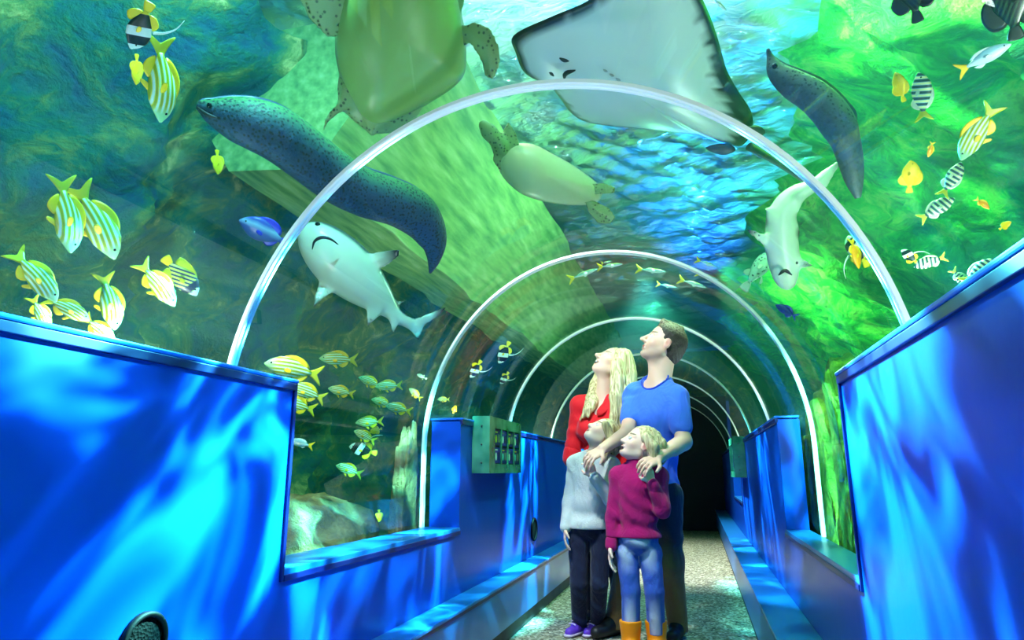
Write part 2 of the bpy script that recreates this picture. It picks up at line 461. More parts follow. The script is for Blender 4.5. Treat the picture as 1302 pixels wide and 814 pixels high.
M_TAN = rock_mat('tan_rock', [(.3, srgb(84, 74, 50)), (.5, srgb(160, 142, 92)), (.7, srgb(214, 198, 140))], 6., .7)
M_MOSS = rock_mat('mossy_rock', [(.3, srgb(30, 70, 24)), (.5, srgb(92, 140, 40)), (.7, srgb(170, 200, 70))], 5., .8)
M_SAND = rock_mat('tank_sand', [(.3, srgb(30, 60, 50)), (.7, srgb(120, 130, 90))], 4., .5)
for nm, xa, xb in (('floor_tank_left', XW0, LEGL-THK-.01), ('floor_tank_right', LEGR+THK+.01, XW1)):
    bm = bmesh.new(); box(bm, (xa, ya, ZB-.15), (xb, yb, ZB-.002)); tag(bm_obj(nm, bm, M_SAND), kind='structure')
def reef_wall(name, fn, nu, nv, mat):
    V = [fn(i/(nu-1), j/(nv-1)) for i in range(nu) for j in range(nv)]
    F = [(i*nv+j, i*nv+j+1, (i+1)*nv+j+1, (i+1)*nv+j) for i in range(nu-1) for j in range(nv-1)]
    return tag(mesh_obj(name, V, F, mat), kind='structure')
def fr3(p, s): return mnoise.fractal(Vector(p)*s, .7, 2.1, 6)
def leftw(u, v):
    y = ya+.2+u*(yb-ya-.4); z = ZB-.02+v*(ZW-ZB-.05)
    lean = max(0, v-.25)**1.4*2.3
    return (-3.45+.40*fr3((1, y, z), 1.1)+.25*(1-v)+lean, y, z)
def rightw(u, v):
    y = ya+.2+u*(yb-ya-.4); z = ZB-.02+v*(ZW-ZB-.05)
    lean = max(0, v-.25)**1.4*2.9
    return (2.65+.40*fr3((7, y, z), 1.0)-.25*(1-v)-lean, y, z)
reef_wall('wall_reef_left', leftw, 190, 44, M_REEF); reef_wall('wall_reef_right', rightw, 190, 44, M_REEFR)
for nm, y in (('wall_reef_back', yb-.15), ('wall_reef_front', ya+.15)):
    bm = bmesh.new(); box(bm, (XW0, y-.05, ZB), (LEGL-.1, y+.05, ZW-.03)); box(bm, (LEGR+.1, y-.05, ZB), (XW1, y+.05, ZW-.03)); box(bm, (LEGL-.1, y-.05, 2.12), (LEGR+.1, y+.05, ZW-.03))
    tag(bm_obj(nm, bm, M_REEF), kind='structure')
# --- concrete ledge overhanging the reef
q = N('ledge_concrete'); v = q.coord(); n_ = q.n('TexNoise', Vector=q.n('Mapping', Vector=v, Scale=(5, .7, 5)).outputs[0], Scale=4., Detail=6.).outputs['Fac']
M_LEDGE = q.done(q.bsdf(q.ramp(n_, [(.3, srgb(96, 140, 76)), (.55, srgb(150, 184, 104)), (.75, srgb(190, 208, 140))]), .8, q.bump(n_, .3, .02)))
sec = [(-1.66, 2.28), (-1.08, 3.07), (-2.6, 3.07), (-2.1, 2.34)]; V, F = [], []
NY = 40
for j in range(NY):
    y = 2.5+j/(NY-1)*8.5
    for i, (x, z) in enumerate(sec):
        w_ = .03*mnoise.noise(Vector((y*1.3, i*3.1, 2.)))+.02*mnoise.noise(Vector((y*4, i*1.7, 5.))); V.append((x+w_, y, z+w_*(z < 3)))
for j in range(NY-1):
    for i in range(4): F.append((j*4+i, j*4+(i+1) % 4, (j+1)*4+(i+1) % 4, (j+1)*4+i))
F += [(3, 2, 1, 0), tuple((NY-1)*4+i for i in range(4))]
tag(mesh_obj('wall_ledge', V, F, M_LEDGE, smooth=False), kind='structure')
# --- water surface seen from below
q = N('water_surface'); v = q.coord()
nz = q.noise(11, 3, q.n('Mapping', Vector=v, Scale=(.8, 1.6, 1)).outputs[0], .5, .4)
bp = q.bump(nz, .9, .035)
g = q.n('BsdfGlossy', Color=(.9, 1, 1), Roughness=.06, Normal=bp).outputs[0]
t = q.n('BsdfTranslucent', Color=(.75, .98, 1.), Normal=bp).outputs[0]
tt = q.n('BsdfTransparent', Color=(.8, 1, 1)).outputs[0]
m1 = q.n('MixShader', Fac=.45); q.set(m1, 'i1', t); q.set(m1, 'i2', g)
m2 = q.n('MixShader', Fac=.12); q.set(m2, 'i1', m1.outputs[0]); q.set(m2, 'i2', tt)
M_SURF = q.done(m2.outputs[0])
nu, nv = 460, 250
ys = np.linspace(ya+.05, yb-.05, nu); xs = np.linspace(XW0+.05, XW1-.05, nv)
Yg, Xg = np.meshgrid(ys, xs, indexing='ij'); Zg = np.zeros_like(Xg); rs = np.random.RandomState(3)
for lam, amp, cnt in ((.9, .010, 5), (.42, .007, 7), (.2, .0042, 9), (.11, .0022, 8)):
    for _ in range(cnt):
        a = rs.normal(PI/2, .75); k = 2*PI/(lam*rs.uniform(.8, 1.25))
        Zg += amp*np.sin(k*(np.cos(a)*Xg+np.sin(a)*Yg)+rs.uniform(0, 6.28)+.6*np.sin(1.3*Xg+rs.uniform(0, 6)))
V = np.stack([Xg, Yg, ZW+.06+Zg], -1).reshape(-1, 3)
F = [(i*nv+j, (i+1)*nv+j, (i+1)*nv+j+1, i*nv+j+1) for i in range(nu-1) for j in range(nv-1)]
tag(mesh_obj('water_surface', V, F, M_SURF), kind='structure')
# roof over the tank hall keeps the room dark
bm = bmesh.new(); box(bm, (-6, -4, 5.2), (5, 14, 5.3)); tag(bm_obj('ceiling', bm, M_DARK), kind='structure')
# ================================================================== light
w = bpy.data.worlds.new('world'); S.world = w; w.use_nodes = True
w.node_tree.nodes['Background'].inputs[0].default_value = (.01, .05, .3, 1); w.node_tree.nodes['Background'].inputs[1].default_value = .4
def lamp(name, typ, loc, energy, col, aim=None, size=None, **kw):
    d = bpy.data.lights.new(name, typ); d.energy = energy; d.color = col
    for k, v2 in kw.items(): setattr(d, k, v2)
    if size and typ == 'AREA':
        d.shape = 'RECTANGLE'; d.size, d.size_y = size
    elif size: d.shadow_soft_size = size
    o = bpy.data.objects.new(name, d); C.objects.link(o); o.location = loc
    if aim is not None: o.rotation_euler = (Vector(aim)-Vector(loc)).to_track_quat('-Z', 'Y').to_euler()
    return o
def caustic(o, scale, stops, stretch=(1, 1, 1), gain=1.0, off=(0, 0, 0)):
    """ripple pattern thrown by the moving water: the lamp's own output varies with direction"""
    d = o.data; d.use_nodes = True; t = d.node_tree; em = t.nodes['Emission']
    ge = t.nodes.new('ShaderNodeNewGeometry'); mp = t.nodes.new('ShaderNodeMapping'); mp.inputs['Scale'].default_value = stretch; mp.inputs['Location'].default_value = off
    nz = t.nodes.new('ShaderNodeTexNoise'); nz.inputs['Scale'].default_value = scale; nz.inputs['Detail'].default_value = 2.; nz.inputs['Distortion'].default_value = .9
    rp = t.nodes.new('ShaderNodeValToRGB'); e = rp.color_ramp.elements
    while len(e) < len(stops): e.new(.5)
    for q, (p, c) in zip(e, stops): q.position = p; q.color = (*c, 1)
    t.links.new(ge.outputs['Incoming'], mp.inputs['Vector']); t.links.new(mp.outputs[0], nz.inputs['Vector'])
    t.links.new(nz.outputs['Fac'], rp.inputs['Fac']); t.links.new(rp.outputs[0], em.inputs['Color']); em.inputs['Strength'].default_value = gain
# over the water
lamp('lamp_skylight', 'SPOT', (-.4, .9, 4.9), 1000, (.62, 1, .97), (-.3, 1.9, 3.05), .25, spot_size=1.1, spot_blend=.8)
lamp('tint_blue', 'SPOT', (.25, 9.2, 3.75), 5200, (.02, .2, 1), (.12, 3.8, 3.05), .25, spot_size=.30, spot_blend=.6)  # this and the next three: spots added to colour the surface ripples
lamp('tint_green', 'SPOT', (-4.6, 3.6, 4.1), 1500, (.3, 1, .3), (-1.0, 3.6, 3.05), .25, spot_size=.8, spot_blend=.7)
lamp('tint_cyan', 'SPOT', (4.0, 4.2, 3.8), 1000, (.08, .75, 1), (.75, 2.8, 3.05), .25, spot_size=.55, spot_blend=.7)
lamp('tint_lagoon', 'SPOT', (1.8, 8.5, 3.8), 1500, (.1, 1, .55), (.7, 4.6, 3.05), .25, spot_size=.5, spot_blend=.7)
# unseen spots added under the water line, over the vault, to brighten the reefs
lamp('fill_reef_left', 'SPOT', (-.9, 1.2, 2.9), 170, (.22, .85, 1), (-3.0, 1.6, 1.5), .04, spot_size=2.6, spot_blend=.6)
lamp('fill_reef_middle', 'SPOT', (.2, 4.4, 2.85), 150, (.45, 1, .5), (-2.4, 4.6, 1.7), .04, spot_size=2.4, spot_blend=.6)
lamp('fill_reef_far', 'SPOT', (-.4, 8., 2.9), 90, (.4, 1, .5), (-.4, 7, .5), .04, spot_size=2.6, spot_blend=.6)
lamp('fill_reef_right', 'SPOT', (.3, 2.2, 2.9), 480, (.35, 1, .3), (2.4, 2.4, 1.6), .04, spot_size=2.4, spot_blend=.6)
lamp('fill_reef_lime', 'SPOT', (.3, 6.2, 2.75), 260, (.4, 1, .3), (1.8, 6.4, 1.9), .04, spot_size=2.4, spot_blend=.6)
# unseen fill spots added behind the wall tops, lighting the animals from below
for x, y, p, c, dy in [(-1.47, -.7, 10, (.88, 1, .95), 1.6), (-1.47, .55, 9, (.85, 1, .93), .5), (-1.47, 1.5, 13, (.85, 1, .93), 0), (-1.47, 3.9, 26, (.75, 1, .82), 0), (-1.47, 6.2, 18, (.7, 1, .78), 0),
                   (.62, -.7, 34, (.88, 1, .93), 1.6), (.62, .75, 26, (.85, 1, .88), .5), (.62, 1.8, 22, (.85, 1, .88), 0), (.62, 4.2, 24, (.75, 1, .85), 0), (.62, 6.6, 16, (.75, 1, .8), 0)]:
    lamp('fill_below', 'SPOT', (x, y, 1.15), p, c, (x, y+dy, 2.4), .02, spot_size=2.85, spot_blend=.4)
lamp('fill_crown', 'SPOT', (-.42, 3.2, 2.04), 7, (.9, 1, .9), (-.45, 2.95, 3.0), .006, spot_size=2.3, spot_blend=.5)  # unseen fill added inside the crown to brighten the turtle
lamp('fill_niche', 'SPOT', (-1.62, 1.75, 1.75), 40, (1, .94, .7), (-1.8, 2.5, .5), .03, spot_size=1.7, spot_blend=.6)  # unseen warm fill added to brighten the tan rock
# gobo spots added in the vault crown, imitating water ripples on the corridor
CY = [(.38, (0, .0006, .004)), (.47, (.002, .03, .06)), (.55, (.04, .40, .46)), (.64, (.22, 1, .95))]
CN = [(.42, (0, .0006, .004)), (.50, (.002, .03, .06)), (.57, (.04, .40, .46)), (.66, (.22, 1, .95))]
for loc, e, aim, sz, scl, off in [
    ((-.35, 2.35, 2.037), 3900, (-1.17, 1.10, .70), 1.2, 7., (8.2, 1.3, 2.2)),
    ((-.50, 3.3, 2.037), 1500, (-1.3, 2.6, .6), .66, 6.5, (2, 0, 0)),
    ((-.50, 5.0, 2.037), 1700, (-1.35, 4.5, .7), .72, 7.5, (0, 0, 0)),
    ((-.50, 7.2, 2.037), 1500, (-1.35, 6.9, .7), .8, 8., (5, 0, 0)),
    ((-.52, 1.75, 2.037), 1100, (-1.27, 3.25, .86), .52, 6.6, (4, 1, 2)),
    ((-.32, 1.75, 2.037), 1300, (.47, 3.56, .88), .52, 6.6, (2, 5, 2)),
    ((-.48, 2.4, 2.037), 2300, (.40, 1.25, .66), 1.1, 6.5, (1.3, 2, .8)),
    ((-.34, 5.1, 2.037), 1000, (.5, 4.5, .75), .66, 7.5, (3, 1, 0)),
    ((-.34, 6.6, 2.037), 900, (.5, 6.2, .7), .75, 8., (7, 1, 0))]:
    o = lamp('ripple_gobo', 'SPOT', loc, e, (1, 1, 1), aim, .006, spot_size=sz, spot_blend=.4); caustic(o, scl, CN if scl == 7. else CY, (1, 1, 1), 1, off)
# cool spot on the visitors
lamp('lamp_visitors', 'SPOT', (-1.0, 2.55, 2.9), 290, (.96, .97, 1), (-.42, 4.1, .9), .10, spot_size=1.05, spot_blend=.7)
lamp('fill_corridor', 'SPOT', (-.4, 6.6, 2.9), 620, (1, .95, .88), (-.4, 7.4, 0), .08, spot_size=1.3, spot_blend=.6)  # unseen white fill added to brighten the far floor
# ================================================================== small fish
def stripe_mat(name, kind):
    q = N(name); v = q.coord(); sp = q.n('SeparateXYZ', Vector=v); x, y, z = sp.outputs
    wob = q.n('TexNoise', Vector=v, Scale=3., Detail=1.).outputs['Fac']
    if kind == 'striped':        # pale stripes running head to tail on yellow green
        ph = q.math('ADD', q.math('MULTIPLY', z, 100.), q.math('MULTIPLY', q.math('MULTIPLY', x, x), 22.))
        f = q.math('ADD', q.math('MULTIPLY', q.math('SINE', ph), .5), .5)
        c = q.ramp(f, [(.2, srgb(150, 176, 14)), (.45, srgb(222, 220, 20)), (.66, srgb(190, 240, 170)), (.9, srgb(206, 255, 226))])
        head = q.ramp(x, [(.30, (0, 0, 0)), (.40, (1, 1, 1))]); c = q.mix(head, c, srgb(150, 222, 150))
    elif kind == 'angel':
        ph = q.math('ADD', q.math('MULTIPLY', z, 70.), q.math('MULTIPLY', x, -46.))
        f = q.math('ADD', q.math('MULTIPLY', q.math('SINE', ph), .5), .5)
        c = q.ramp(f, [(.35, srgb(20, 60, 110)), (.6, srgb(220, 250, 110))])
        m = q.ramp(x, [(.22, (0, 0, 0)), (.25, (1, 1, 1)), (.36, (1, 1, 1)), (.39, (0, 0, 0))]); c = q.mix(m, c, srgb(14, 22, 60))
        m = q.ramp(x, [(.38, (0, 0, 0)), (.41, (1, 1, 1))]); c = q.mix(m, c, srgb(190, 226, 250))
    elif kind == 'banner':       # broad black and white bands across
        f = q.math('ADD', x, q.math('MULTIPLY', z, .35))
        c = q.ramp(f, [(.0, srgb(236, 210, 30)), (.16, srgb(12, 14, 14)), (.38, srgb(226, 246, 240)), (.62, srgb(12, 14, 14)), (.86, srgb(210, 240, 232))], 'CONSTANT')
        f2 = q.math('ADD', q.math('MULTIPLY', f, 1.), .45); c = q.ramp(f2, [(.0, srgb(236, 214, 40)), (.22, srgb(12, 14, 14)), (.48, srgb(226, 246, 240)), (.66, srgb(12, 14, 14)), (.84, srgb(206, 240, 226))], 'CONSTANT')
    elif kind == 'banded':       # narrow bars across
        ph = q.math('ADD', q.math('MULTIPLY', x, 52.), q.math('MULTIPLY', z, 10.))
        f = q.math('ADD', q.math('MULTIPLY', q.math('SINE', ph), .5), .5)
        c = q.ramp(f, [(.3, srgb(30, 62, 60)), (.55, srgb(120, 196, 190)), (.85, srgb(214, 232, 150))])
    elif kind == 'dark':
        ph = q.math('ADD', q.math('MULTIPLY', z, 90.), q.math('MULTIPLY', x, 40.))
        f = q.math('ADD', q.math('MULTIPLY', q.math('SINE', ph), .5), .5)
        c = q.ramp(f, [(.4, srgb(10, 18, 16)), (.8, srgb(40, 66, 40))])
    elif kind == 'spotted':
        f = q.n('TexVoronoi', Vector=v, Scale=16.).outputs['Distance']
        c = q.ramp(f, [(.2, srgb(70, 110, 80)), (.35, srgb(190, 240, 200))])
    elif kind == 'blue':
        c = q.ramp(q.math('ADD', z, q.math('MULTIPLY', wob, .1)), [(.02, srgb(40, 70, 150)), (.12, srgb(120, 170, 200)), (.2, srgb(30, 60, 160))])
    elif kind == 'silver':
        c = q.ramp(z, [(.0, srgb(214, 246, 240)), (.05, srgb(150, 206, 214))])
    elif kind == 'slim':
        c = q.ramp(q.math('ADD', z, .5), [(.47, srgb(240, 255, 250)), (.52, srgb(110, 220, 230)), (.56, srgb(220, 220, 60))])
    return q.done(q.bsdf(c, .35, Specular_IOR_Level=.5))
M_FIN_Y = plain('fin_yellow', srgb(250, 216, 8), .45)
M_FIN_G = plain('fin_yellow_green', srgb(196, 206, 20), .45)
M_YEL = plain('tang_yellow', srgb(255, 214, 0), .4)
M_ORG = plain('fish_orange', srgb(255, 170, 10), .4)
M_FIN_W = plain('fin_white', srgb(226, 250, 240), .4)
M_FIN_D = plain('fin_dark', srgb(18, 34, 28), .5)
M_FIN_B = plain('fin_blue', srgb(30, 40, 190), .4)
M_DEEP = plain('deep_blue_skin', srgb(14, 20, 150), .4)
M_PALE = plain('pale_fin', srgb(200, 226, 190), .4)
M_EYE = plain('fish_eye', srgb(10, 12, 14), .1)
SM = {k: stripe_mat(k+'_skin', k) for k in ('striped', 'angel', 'banner', 'banded', 'dark', 'spotted', 'blue', 'silver', 'slim')}
def fin_mesh(pts, T=.006):
    """flat fin in the fish's own x-z plane"""
    return pillow([(x, 0, z) for x, z in pts], T, nrm=(0, 1, 0), rings=3, sub=3)
def body_mesh(top, bot, wid, x0=-.30, x1=.5, n=18):
    xs = [x0+(x1-x0)*(1-(1-i/(n-1))**1.35) for i in range(n)]
    f = lambda tab, x: np.interp((x1-x)/(x1-x0), [t for t, _ in tab], [h for _, h in tab])
    sp, ra, rb = [], [], []
    for x in xs:
        t, b = f(top, x), f(bot, x); sp.append((x, 0, (t-b)/2)); rb.append((t+b)/2); ra.append(min(wid*f(top, x)/max(h for _, h in top)+.004, (t+b)/2))
    return loft(sp, ra, rb, (0, 0, 1), 18)
DEEP_T = [(0, .012), (.05, .05), (.15, .12), (.3, .185), (.45, .2), (.65, .165), (.82, .10), (.95, .045), (1, .04)]
DEEP_B = [(0, .012), (.05, .045), (.15, .09), (.3, .14), (.5, .16), (.68, .13), (.85, .07), (.95, .04), (1, .035)]
FORK = [(-.27, .035), (-.36, .09), (-.5, .19), (-.47, .10), (-.41, .0), (-.47, -.10), (-.5, -.19), (-.36, -.09), (-.27, -.035)]
ROUND = [(-.27, .04), (-.38, .09), (-.47, .10), (-.49, 0), (-.47, -.10), (-.38, -.09), (-.27, -.04)]
def sc(tab, k): return [(t, h*k) for t, h in tab]
DORS = [(.22, .17), (.12, .235), (-.02, .245), (-.16, .19), (-.25, .10), (-.22, .06), (0, .15)]
ANAL = [(.0, -.13), (-.10, -.215), (-.2, -.17), (-.26, -.07), (-.2, -.06)]
PELV = [(.16, -.13), (.06, -.24), (.02, -.22), (.08, -.13)]
PECT = [(.0, 0), (-.07, .045), (-.15, .03), (-.16, -.02), (-.08, -.035)]
KIND = {
 'striped': dict(name='striped_fish', cat='fish', body=(DEEP_T, DEEP_B, .085), skin='striped', tail=FORK, tm=M_FIN_G, dors=DORS, anal=ANAL, pelv=PELV, fm=M_FIN_Y),
 'tang': dict(name='yellow_tang', cat='fish', body=(sc(DEEP_T, 1.35), sc(DEEP_B, 1.45), .06), skin=M_YEL, tail=ROUND, tm=M_YEL, dors=[(.25, .2), (.1, .33), (-.1, .34), (-.24, .22), (-.24, .06), (0, .2)], anal=[(.1, -.2), (-.08, -.33), (-.22, -.24), (-.25, -.06), (-.1, -.15)], fm=M_YEL),
 'small': dict(name='small_yellow_fish', cat='fish', body=(sc(DEEP_T, .9), sc(DEEP_B, .9), .08), skin=M_ORG, tail=FORK, tm=M_YEL, dors=DORS, anal=ANAL, fm=M_YEL),
 'angel': dict(name='angelfish', cat='fish', body=(sc(DEEP_T, 1.25), sc(DEEP_B, 1.3), .07), skin='angel', tail=ROUND, tm=M_FIN_Y, dors=[(.24, .2), (.1, .29), (-.12, .30), (-.3, .24), (-.25, .08), (0, .2)], anal=[(.05, -.18), (-.1, -.28), (-.26, -.22), (-.25, -.06)], fm=M_FIN_G),
 'banner': dict(name='bannerfish', cat='fish', body=(sc(DEEP_T, 1.25), sc(DEEP_B, 1.35), .06), skin='banner', tail=ROUND, tm=M_FIN_Y, dors=[(.0, .2), (-.12, .3), (-.26, .2), (-.24, .06)], anal=[(.0, -.2), (-.12, -.3), (-.24, -.2), (-.25, -.05)], fm=M_FIN_Y, stream=1),
 'banded': dict(name='banded_fish', cat='fish', body=(sc(DEEP_T, 1.1), sc(DEEP_B, 1.15), .075), skin='banded', tail=FORK, tm=M_FIN_G, dors=DORS, anal=ANAL, fm=M_PALE),
 'dark': dict(name='butterflyfish', cat='fish', body=(sc(DEEP_T, 1.4), sc(DEEP_B, 1.5), .07), skin='dark', tail=ROUND, tm=M_FIN_D, dors=[(.24, .2), (.1, .36), (-.12, .38), (-.3, .26), (-.25, .08), (0, .2)], anal=[(.05, -.2), (-.1, -.36), (-.28, -.26), (-.25, -.06)], fm=M_FIN_D),
 'surgeon': dict(name='surgeonfish', cat='fish', body=(sc(DEEP_T, 1.15), sc(DEEP_B, 1.3), .08), skin='blue', tail=FORK, tm=M_FIN_B, dors=[(.25, .19), (.1, .28), (-.1, .28), (-.25, .16), (-.22, .06), (0, .18)], anal=ANAL, fm=M_FIN_B),
 'deep': dict(name='dark_blue_fish', cat='fish', body=(DEEP_T, DEEP_B, .08), skin=M_DEEP, tail=FORK, tm=M_FIN_B, dors=DORS, anal=ANAL, fm=M_FIN_B),
 'silver': dict(name='silver_fish', cat='fish', body=(sc(DEEP_T, .78), sc(DEEP_B, .85), .075), skin='silver', tail=FORK, tm=M_FIN_Y, dors=[(.2, .14), (.1, .18), (-.1, .17), (-.22, .08), (0, .11)], anal=[(.0, -.11), (-.1, -.16), (-.2, -.08)], fm=M_FIN_W),
 'slim': dict(name='slender_fish', cat='fish', body=(sc(DEEP_T, .42), sc(DEEP_B, .42), .05), skin='slim', tail=FORK, tm=M_FIN_Y, dors=[(.1, .07), (.0, .10), (-.15, .06), (-.1, .04)], fm=M_FIN_W),
 'spotted': dict(name='spotted_fish', cat='fish', body=(sc(DEEP_T, .9), sc(DEEP_B, 1.0), .13), skin='spotted', tail=ROUND, tm=M_PALE, dors=[(-.05, .15), (-.14, .23), (-.2, .2), (-.18, .10)], anal=[(-.05, -.13), (-.14, -.22), (-.2, -.18)], fm=M_PALE),
}
PROTO = {}
def me_of(name, vf, mat):
    me = bpy.data.meshes.new(name); me.from_pydata([tuple(map(float, p)) for p in vf[0]], [], [tuple(map(int, f)) for f in vf[1]])
    me.polygons.foreach_set('use_smooth', [True]*len(me.polygons)); me.materials.append(mat); me.update(); return me
def proto(kind):
    k = KIND[kind]; P = []
    sk = k['skin'] if not isinstance(k['skin'], str) else SM[k['skin']]
    P.append(('body', me_of('body', body_mesh(*k['body']), sk), None))
    P.append(('tail_fin', me_of('tail_fin', fin_mesh(k['tail'], .008), k['tm']), None))
    P.append(('dorsal_fin', me_of('dorsal_fin', fin_mesh(k['dors']), k['fm']), None))
    if 'anal' in k: P.append(('anal_fin', me_of('anal_fin', fin_mesh(k['anal']), k['fm']), None))
    if 'pelv' in k: P.append(('pelvic_fin', me_of('pelvic_fin', fin_mesh(k['pelv']), k['fm']), None))
    if 'stream' in k:
        pts = catmull([(.02, 0, .24), (-.08, 0, .42), (-.26, 0, .58), (-.5, 0, .66)], 6); n = len(pts)
        P.append(('streamer', me_of('streamer', loft(pts, [.012]*n, np.linspace(.03, .006, n), (0, 0, 1), 8), M_FIN_W), None))
    T, B, w = k['body']; w2 = w*.95
    pe = me_of('pectoral_fin', fin_mesh(PECT, .004), k['fm'])
    ev, ef = [], []
    bm = bmesh.new(); bmesh.ops.create_uvsphere(bm, u_segments=12, v_segments=8, radius=.017); ey = bpy.data.meshes.new('eye'); bm.to_mesh(ey); bm.free(); ey.materials.append(M_EYE)
    ht = np.interp(.14, [t for t, _ in T], [h for _, h in T]); hm = max(h for _, h in T)
    for s in (1, -1):
        P.append(('pectoral_fin', pe, Matrix.Translation((.17, s*w2*.86, -.03)) @ Matrix.Rotation(s*-.55, 4, 'Z')))
        P.append(('eye', ey, Matrix.Translation((.388, s*(w*ht/hm*.9+.0), ht*.38))))
    PROTO[kind] = P
def fish(kind, tail, head, ext, label, dors=(0, -1), roll=0., group=None, dext=0., dist=None):
    """tail and head: where its two ends show; ext: how far behind the acrylic; dors: side of the picture its back is turned to"""
    if kind not in PROTO: proto(kind)
    k = KIND[kind]; mid = ((tail[0]+head[0])/2, (tail[1]+head[1])/2)
    D = dist if dist else wall_dist(*mid)+ext
    a, b = at_d(*tail, D+dext/2), at_d(*head, D-dext/2)
    f = b-a; L = np.linalg.norm(f); f = f/L; c = (a+b)/2
    v = (E0-c)/np.linalg.norm(E0-c); s = v-f*np.dot(v, f); s /= np.linalg.norm(s)
    u = np.cross(s, f)          # s x f
    want = at_d(mid[0]+dors[0]*5, mid[1]+dors[1]*5, D)-at_d(*mid, D)
    if np.dot(u, want) < 0: u = -u
    y = np.cross(u, f)
    if roll:
        cr, sr = math.cos(roll), math.sin(roll); u, y = u*cr+y*sr, y*cr-u*sr
    M = Matrix(((f[0], y[0], u[0], c[0]), (f[1], y[1], u[1], c[1]), (f[2], y[2], u[2], c[2]), (0, 0, 0, 1)))
    r = empty(k['name']); r.matrix_world = M @ Matrix.Scale(L, 4)
    tag(r, label, k['cat'], group)
    for nm, me, mt in PROTO[kind]:
        o = bpy.data.objects.new(nm, me); C.objects.link(o); o.parent = r
        if mt: o.matrix_local = mt
    return r
GS = 'yellow striped fish beside the near end of the tunnel'
GN = 'yellow striped fish schooling behind the window niche'
Y = 'yellow striped fish '
fish('striped', (204, 44), (204, 156), .28, Y+'with a bright yellow tail, diving below the black and white bannerfish', (1, 0), .55)
fish('tang', (174, 68), (173, 108), .7, 'small yellow fish diving below the head of the bannerfish', (1, 0), .9)
fish('banner', (192, 2), (166, 62), .3, 'black and white bannerfish with a yellow tail and long white streamer', (1, .2), .25)
fish('striped', (78, 222), (90, 322), .25, Y+'diving head down, overlapping its wider white striped neighbour', (1, 0), .5)
fish('striped', (96, 232), (146, 330), .33, 'wide gold and white striped fish, the broadest of the diving pair', (1, -.3), .1)
fish('striped', (16, 318), (72, 384), .25, Y+'with a thin forked tail, nose down near the picture edge', (1, -1), .2)
fish('striped', (56, 378), (114, 408), .3, Y+'half hidden behind the blue wall top, next to the thin tailed one', (1, -1), .1)
fish('striped', (131, 346), (146, 420), .28, Y+'diving behind the blue wall edge with its tail straight up', (1, -.2), .3)
fish('striped', (106, 402), (146, 436), .4, Y+'mostly hidden under the upright tailed one, at the wall top', (1, -1), .2)
fish('striped', (40, 376), (62, 420), .5, Y+'showing little more than its tail tip above the blue wall', (1, 0), .2)
fish('striped', (177, 332), (222, 390), .3, Y+'swimming close below the angelfish with the blue face', (1, -1), .25)
fish('angel', (208, 326), (250, 376), .4, 'angelfish with thin slanting stripes, yellow tail and pale blue face', (1, -.8), .0)
fish('tang', (276, 190), (277, 222), .9, 'tiny plain yellow fish alone below the chin of the moray eel', (1, 0), .7)
fish('surgeon', (370, 312), (304, 280), .7, 'blue surgeonfish partly behind the nearest arch, under the long eel', (.3, -1), .2)
# school in the low window and above it
for kd, t, h, e, l, dr, ro in [
 ('striped', (410, 478), (336, 462), .35, Y+'just above the wall corner, its belly cut off by the blue panel', (0, -1), .1),
 ('striped', (455, 458), (406, 456), .45, Y+'highest of the niche school, clear of all the others', (0, -1), .1),
 ('striped', (414, 508), (366, 490), .5, Y+'tucked behind the panel corner, above a second hidden one', (0, -1), .1),
 ('striped', (402, 522), (352, 508), .78, Y+'lowest of the cluster hugging the vertical panel edge', (0, -1), .1),
 ('striped', (451, 502), (417, 494), .55, Y+'alone between the panel edge cluster and the middle cluster', (0, -1), .2),
 ('striped', (486, 492), (456, 480), .95, Y+'at the upper corner of the middle cluster of the school', (0, -1), .15),
 ('striped', (512, 490), (477, 492), .6, 'brightest yellow striped fish in the middle cluster, tail to the arch', (0, -1), .0),
 ('striped', (500, 516), (472, 508), .8, Y+'under the brightest one in the middle cluster', (0, -1), .1),
 ('striped', (524, 524), (490, 516), .55, Y+'of the middle cluster nearest to the leg of the arch', (0, -1), .2),
 ('striped', (488, 536), (452, 538), .5, Y+'above the small plain yellow fish, tail raised', (0, -1), .1),
 ('striped', (478, 562), (450, 548), .65, Y+'darker, beside the small plain yellow fish', (0, -1), .0),
 ('tang', (486, 545), (470, 550), .6, 'small plain yellow fish in the middle of the striped school', (0, -1), .1),
 ('striped', (461, 604), (427, 592), .45, 'lowest yellow striped fish of the school, above the tan rock', (0, -1), .0),
 ('silver', (399, 568), (366, 560), .5, 'pale blue fish with a yellow tail peeking past the panel edge', (0, -1), .1),
 ('spotted', (543, 482), (530, 476), 1.0, 'tiny pale blue fish beside the white arch above the low window', (0, -1), .0),
 ('striped', (536, 508), (520, 494), 1.1, 'faint dark striped fish against the reef next to the arch', (0, -1), .2),
 ('striped', (572, 508), (556, 508), 1.0, 'faint green striped fish just behind the second arch', (0, -1), .1),
 ('tang', (576, 526), (580, 516), .5, 'tiny yellow fish just over the wall top behind the second arch', (-1, 0), .1),
 ('tang', (482, 648), (482, 664), .7, 'tiny yellow fish low down beside the slope of the tan rock', (1, 0), .2),
]:
    fish(kd, t, h, e, l, dr, ro, GN if kd == 'striped' else None)
fish('banner', (480, 577), (444, 568), .7, 'small dark blue banded bannerfish under the striped school', (0, -1), .1)
for t, h, l, d in [((612, 458), (598, 480), 'bannerfish farthest out from the third arch, streamer curling up', (1, -.3)),
                   ((648, 434), (634, 462), 'highest small bannerfish of the three beside the third arch', (1, -.3)),
                   ((647, 473), (636, 488), 'lowest small bannerfish of the three, nearest to the third arch', (1, -.3))]:
    fish('banner', t, h, .6, l, d, .3, 'small bannerfish between the second and third arch')
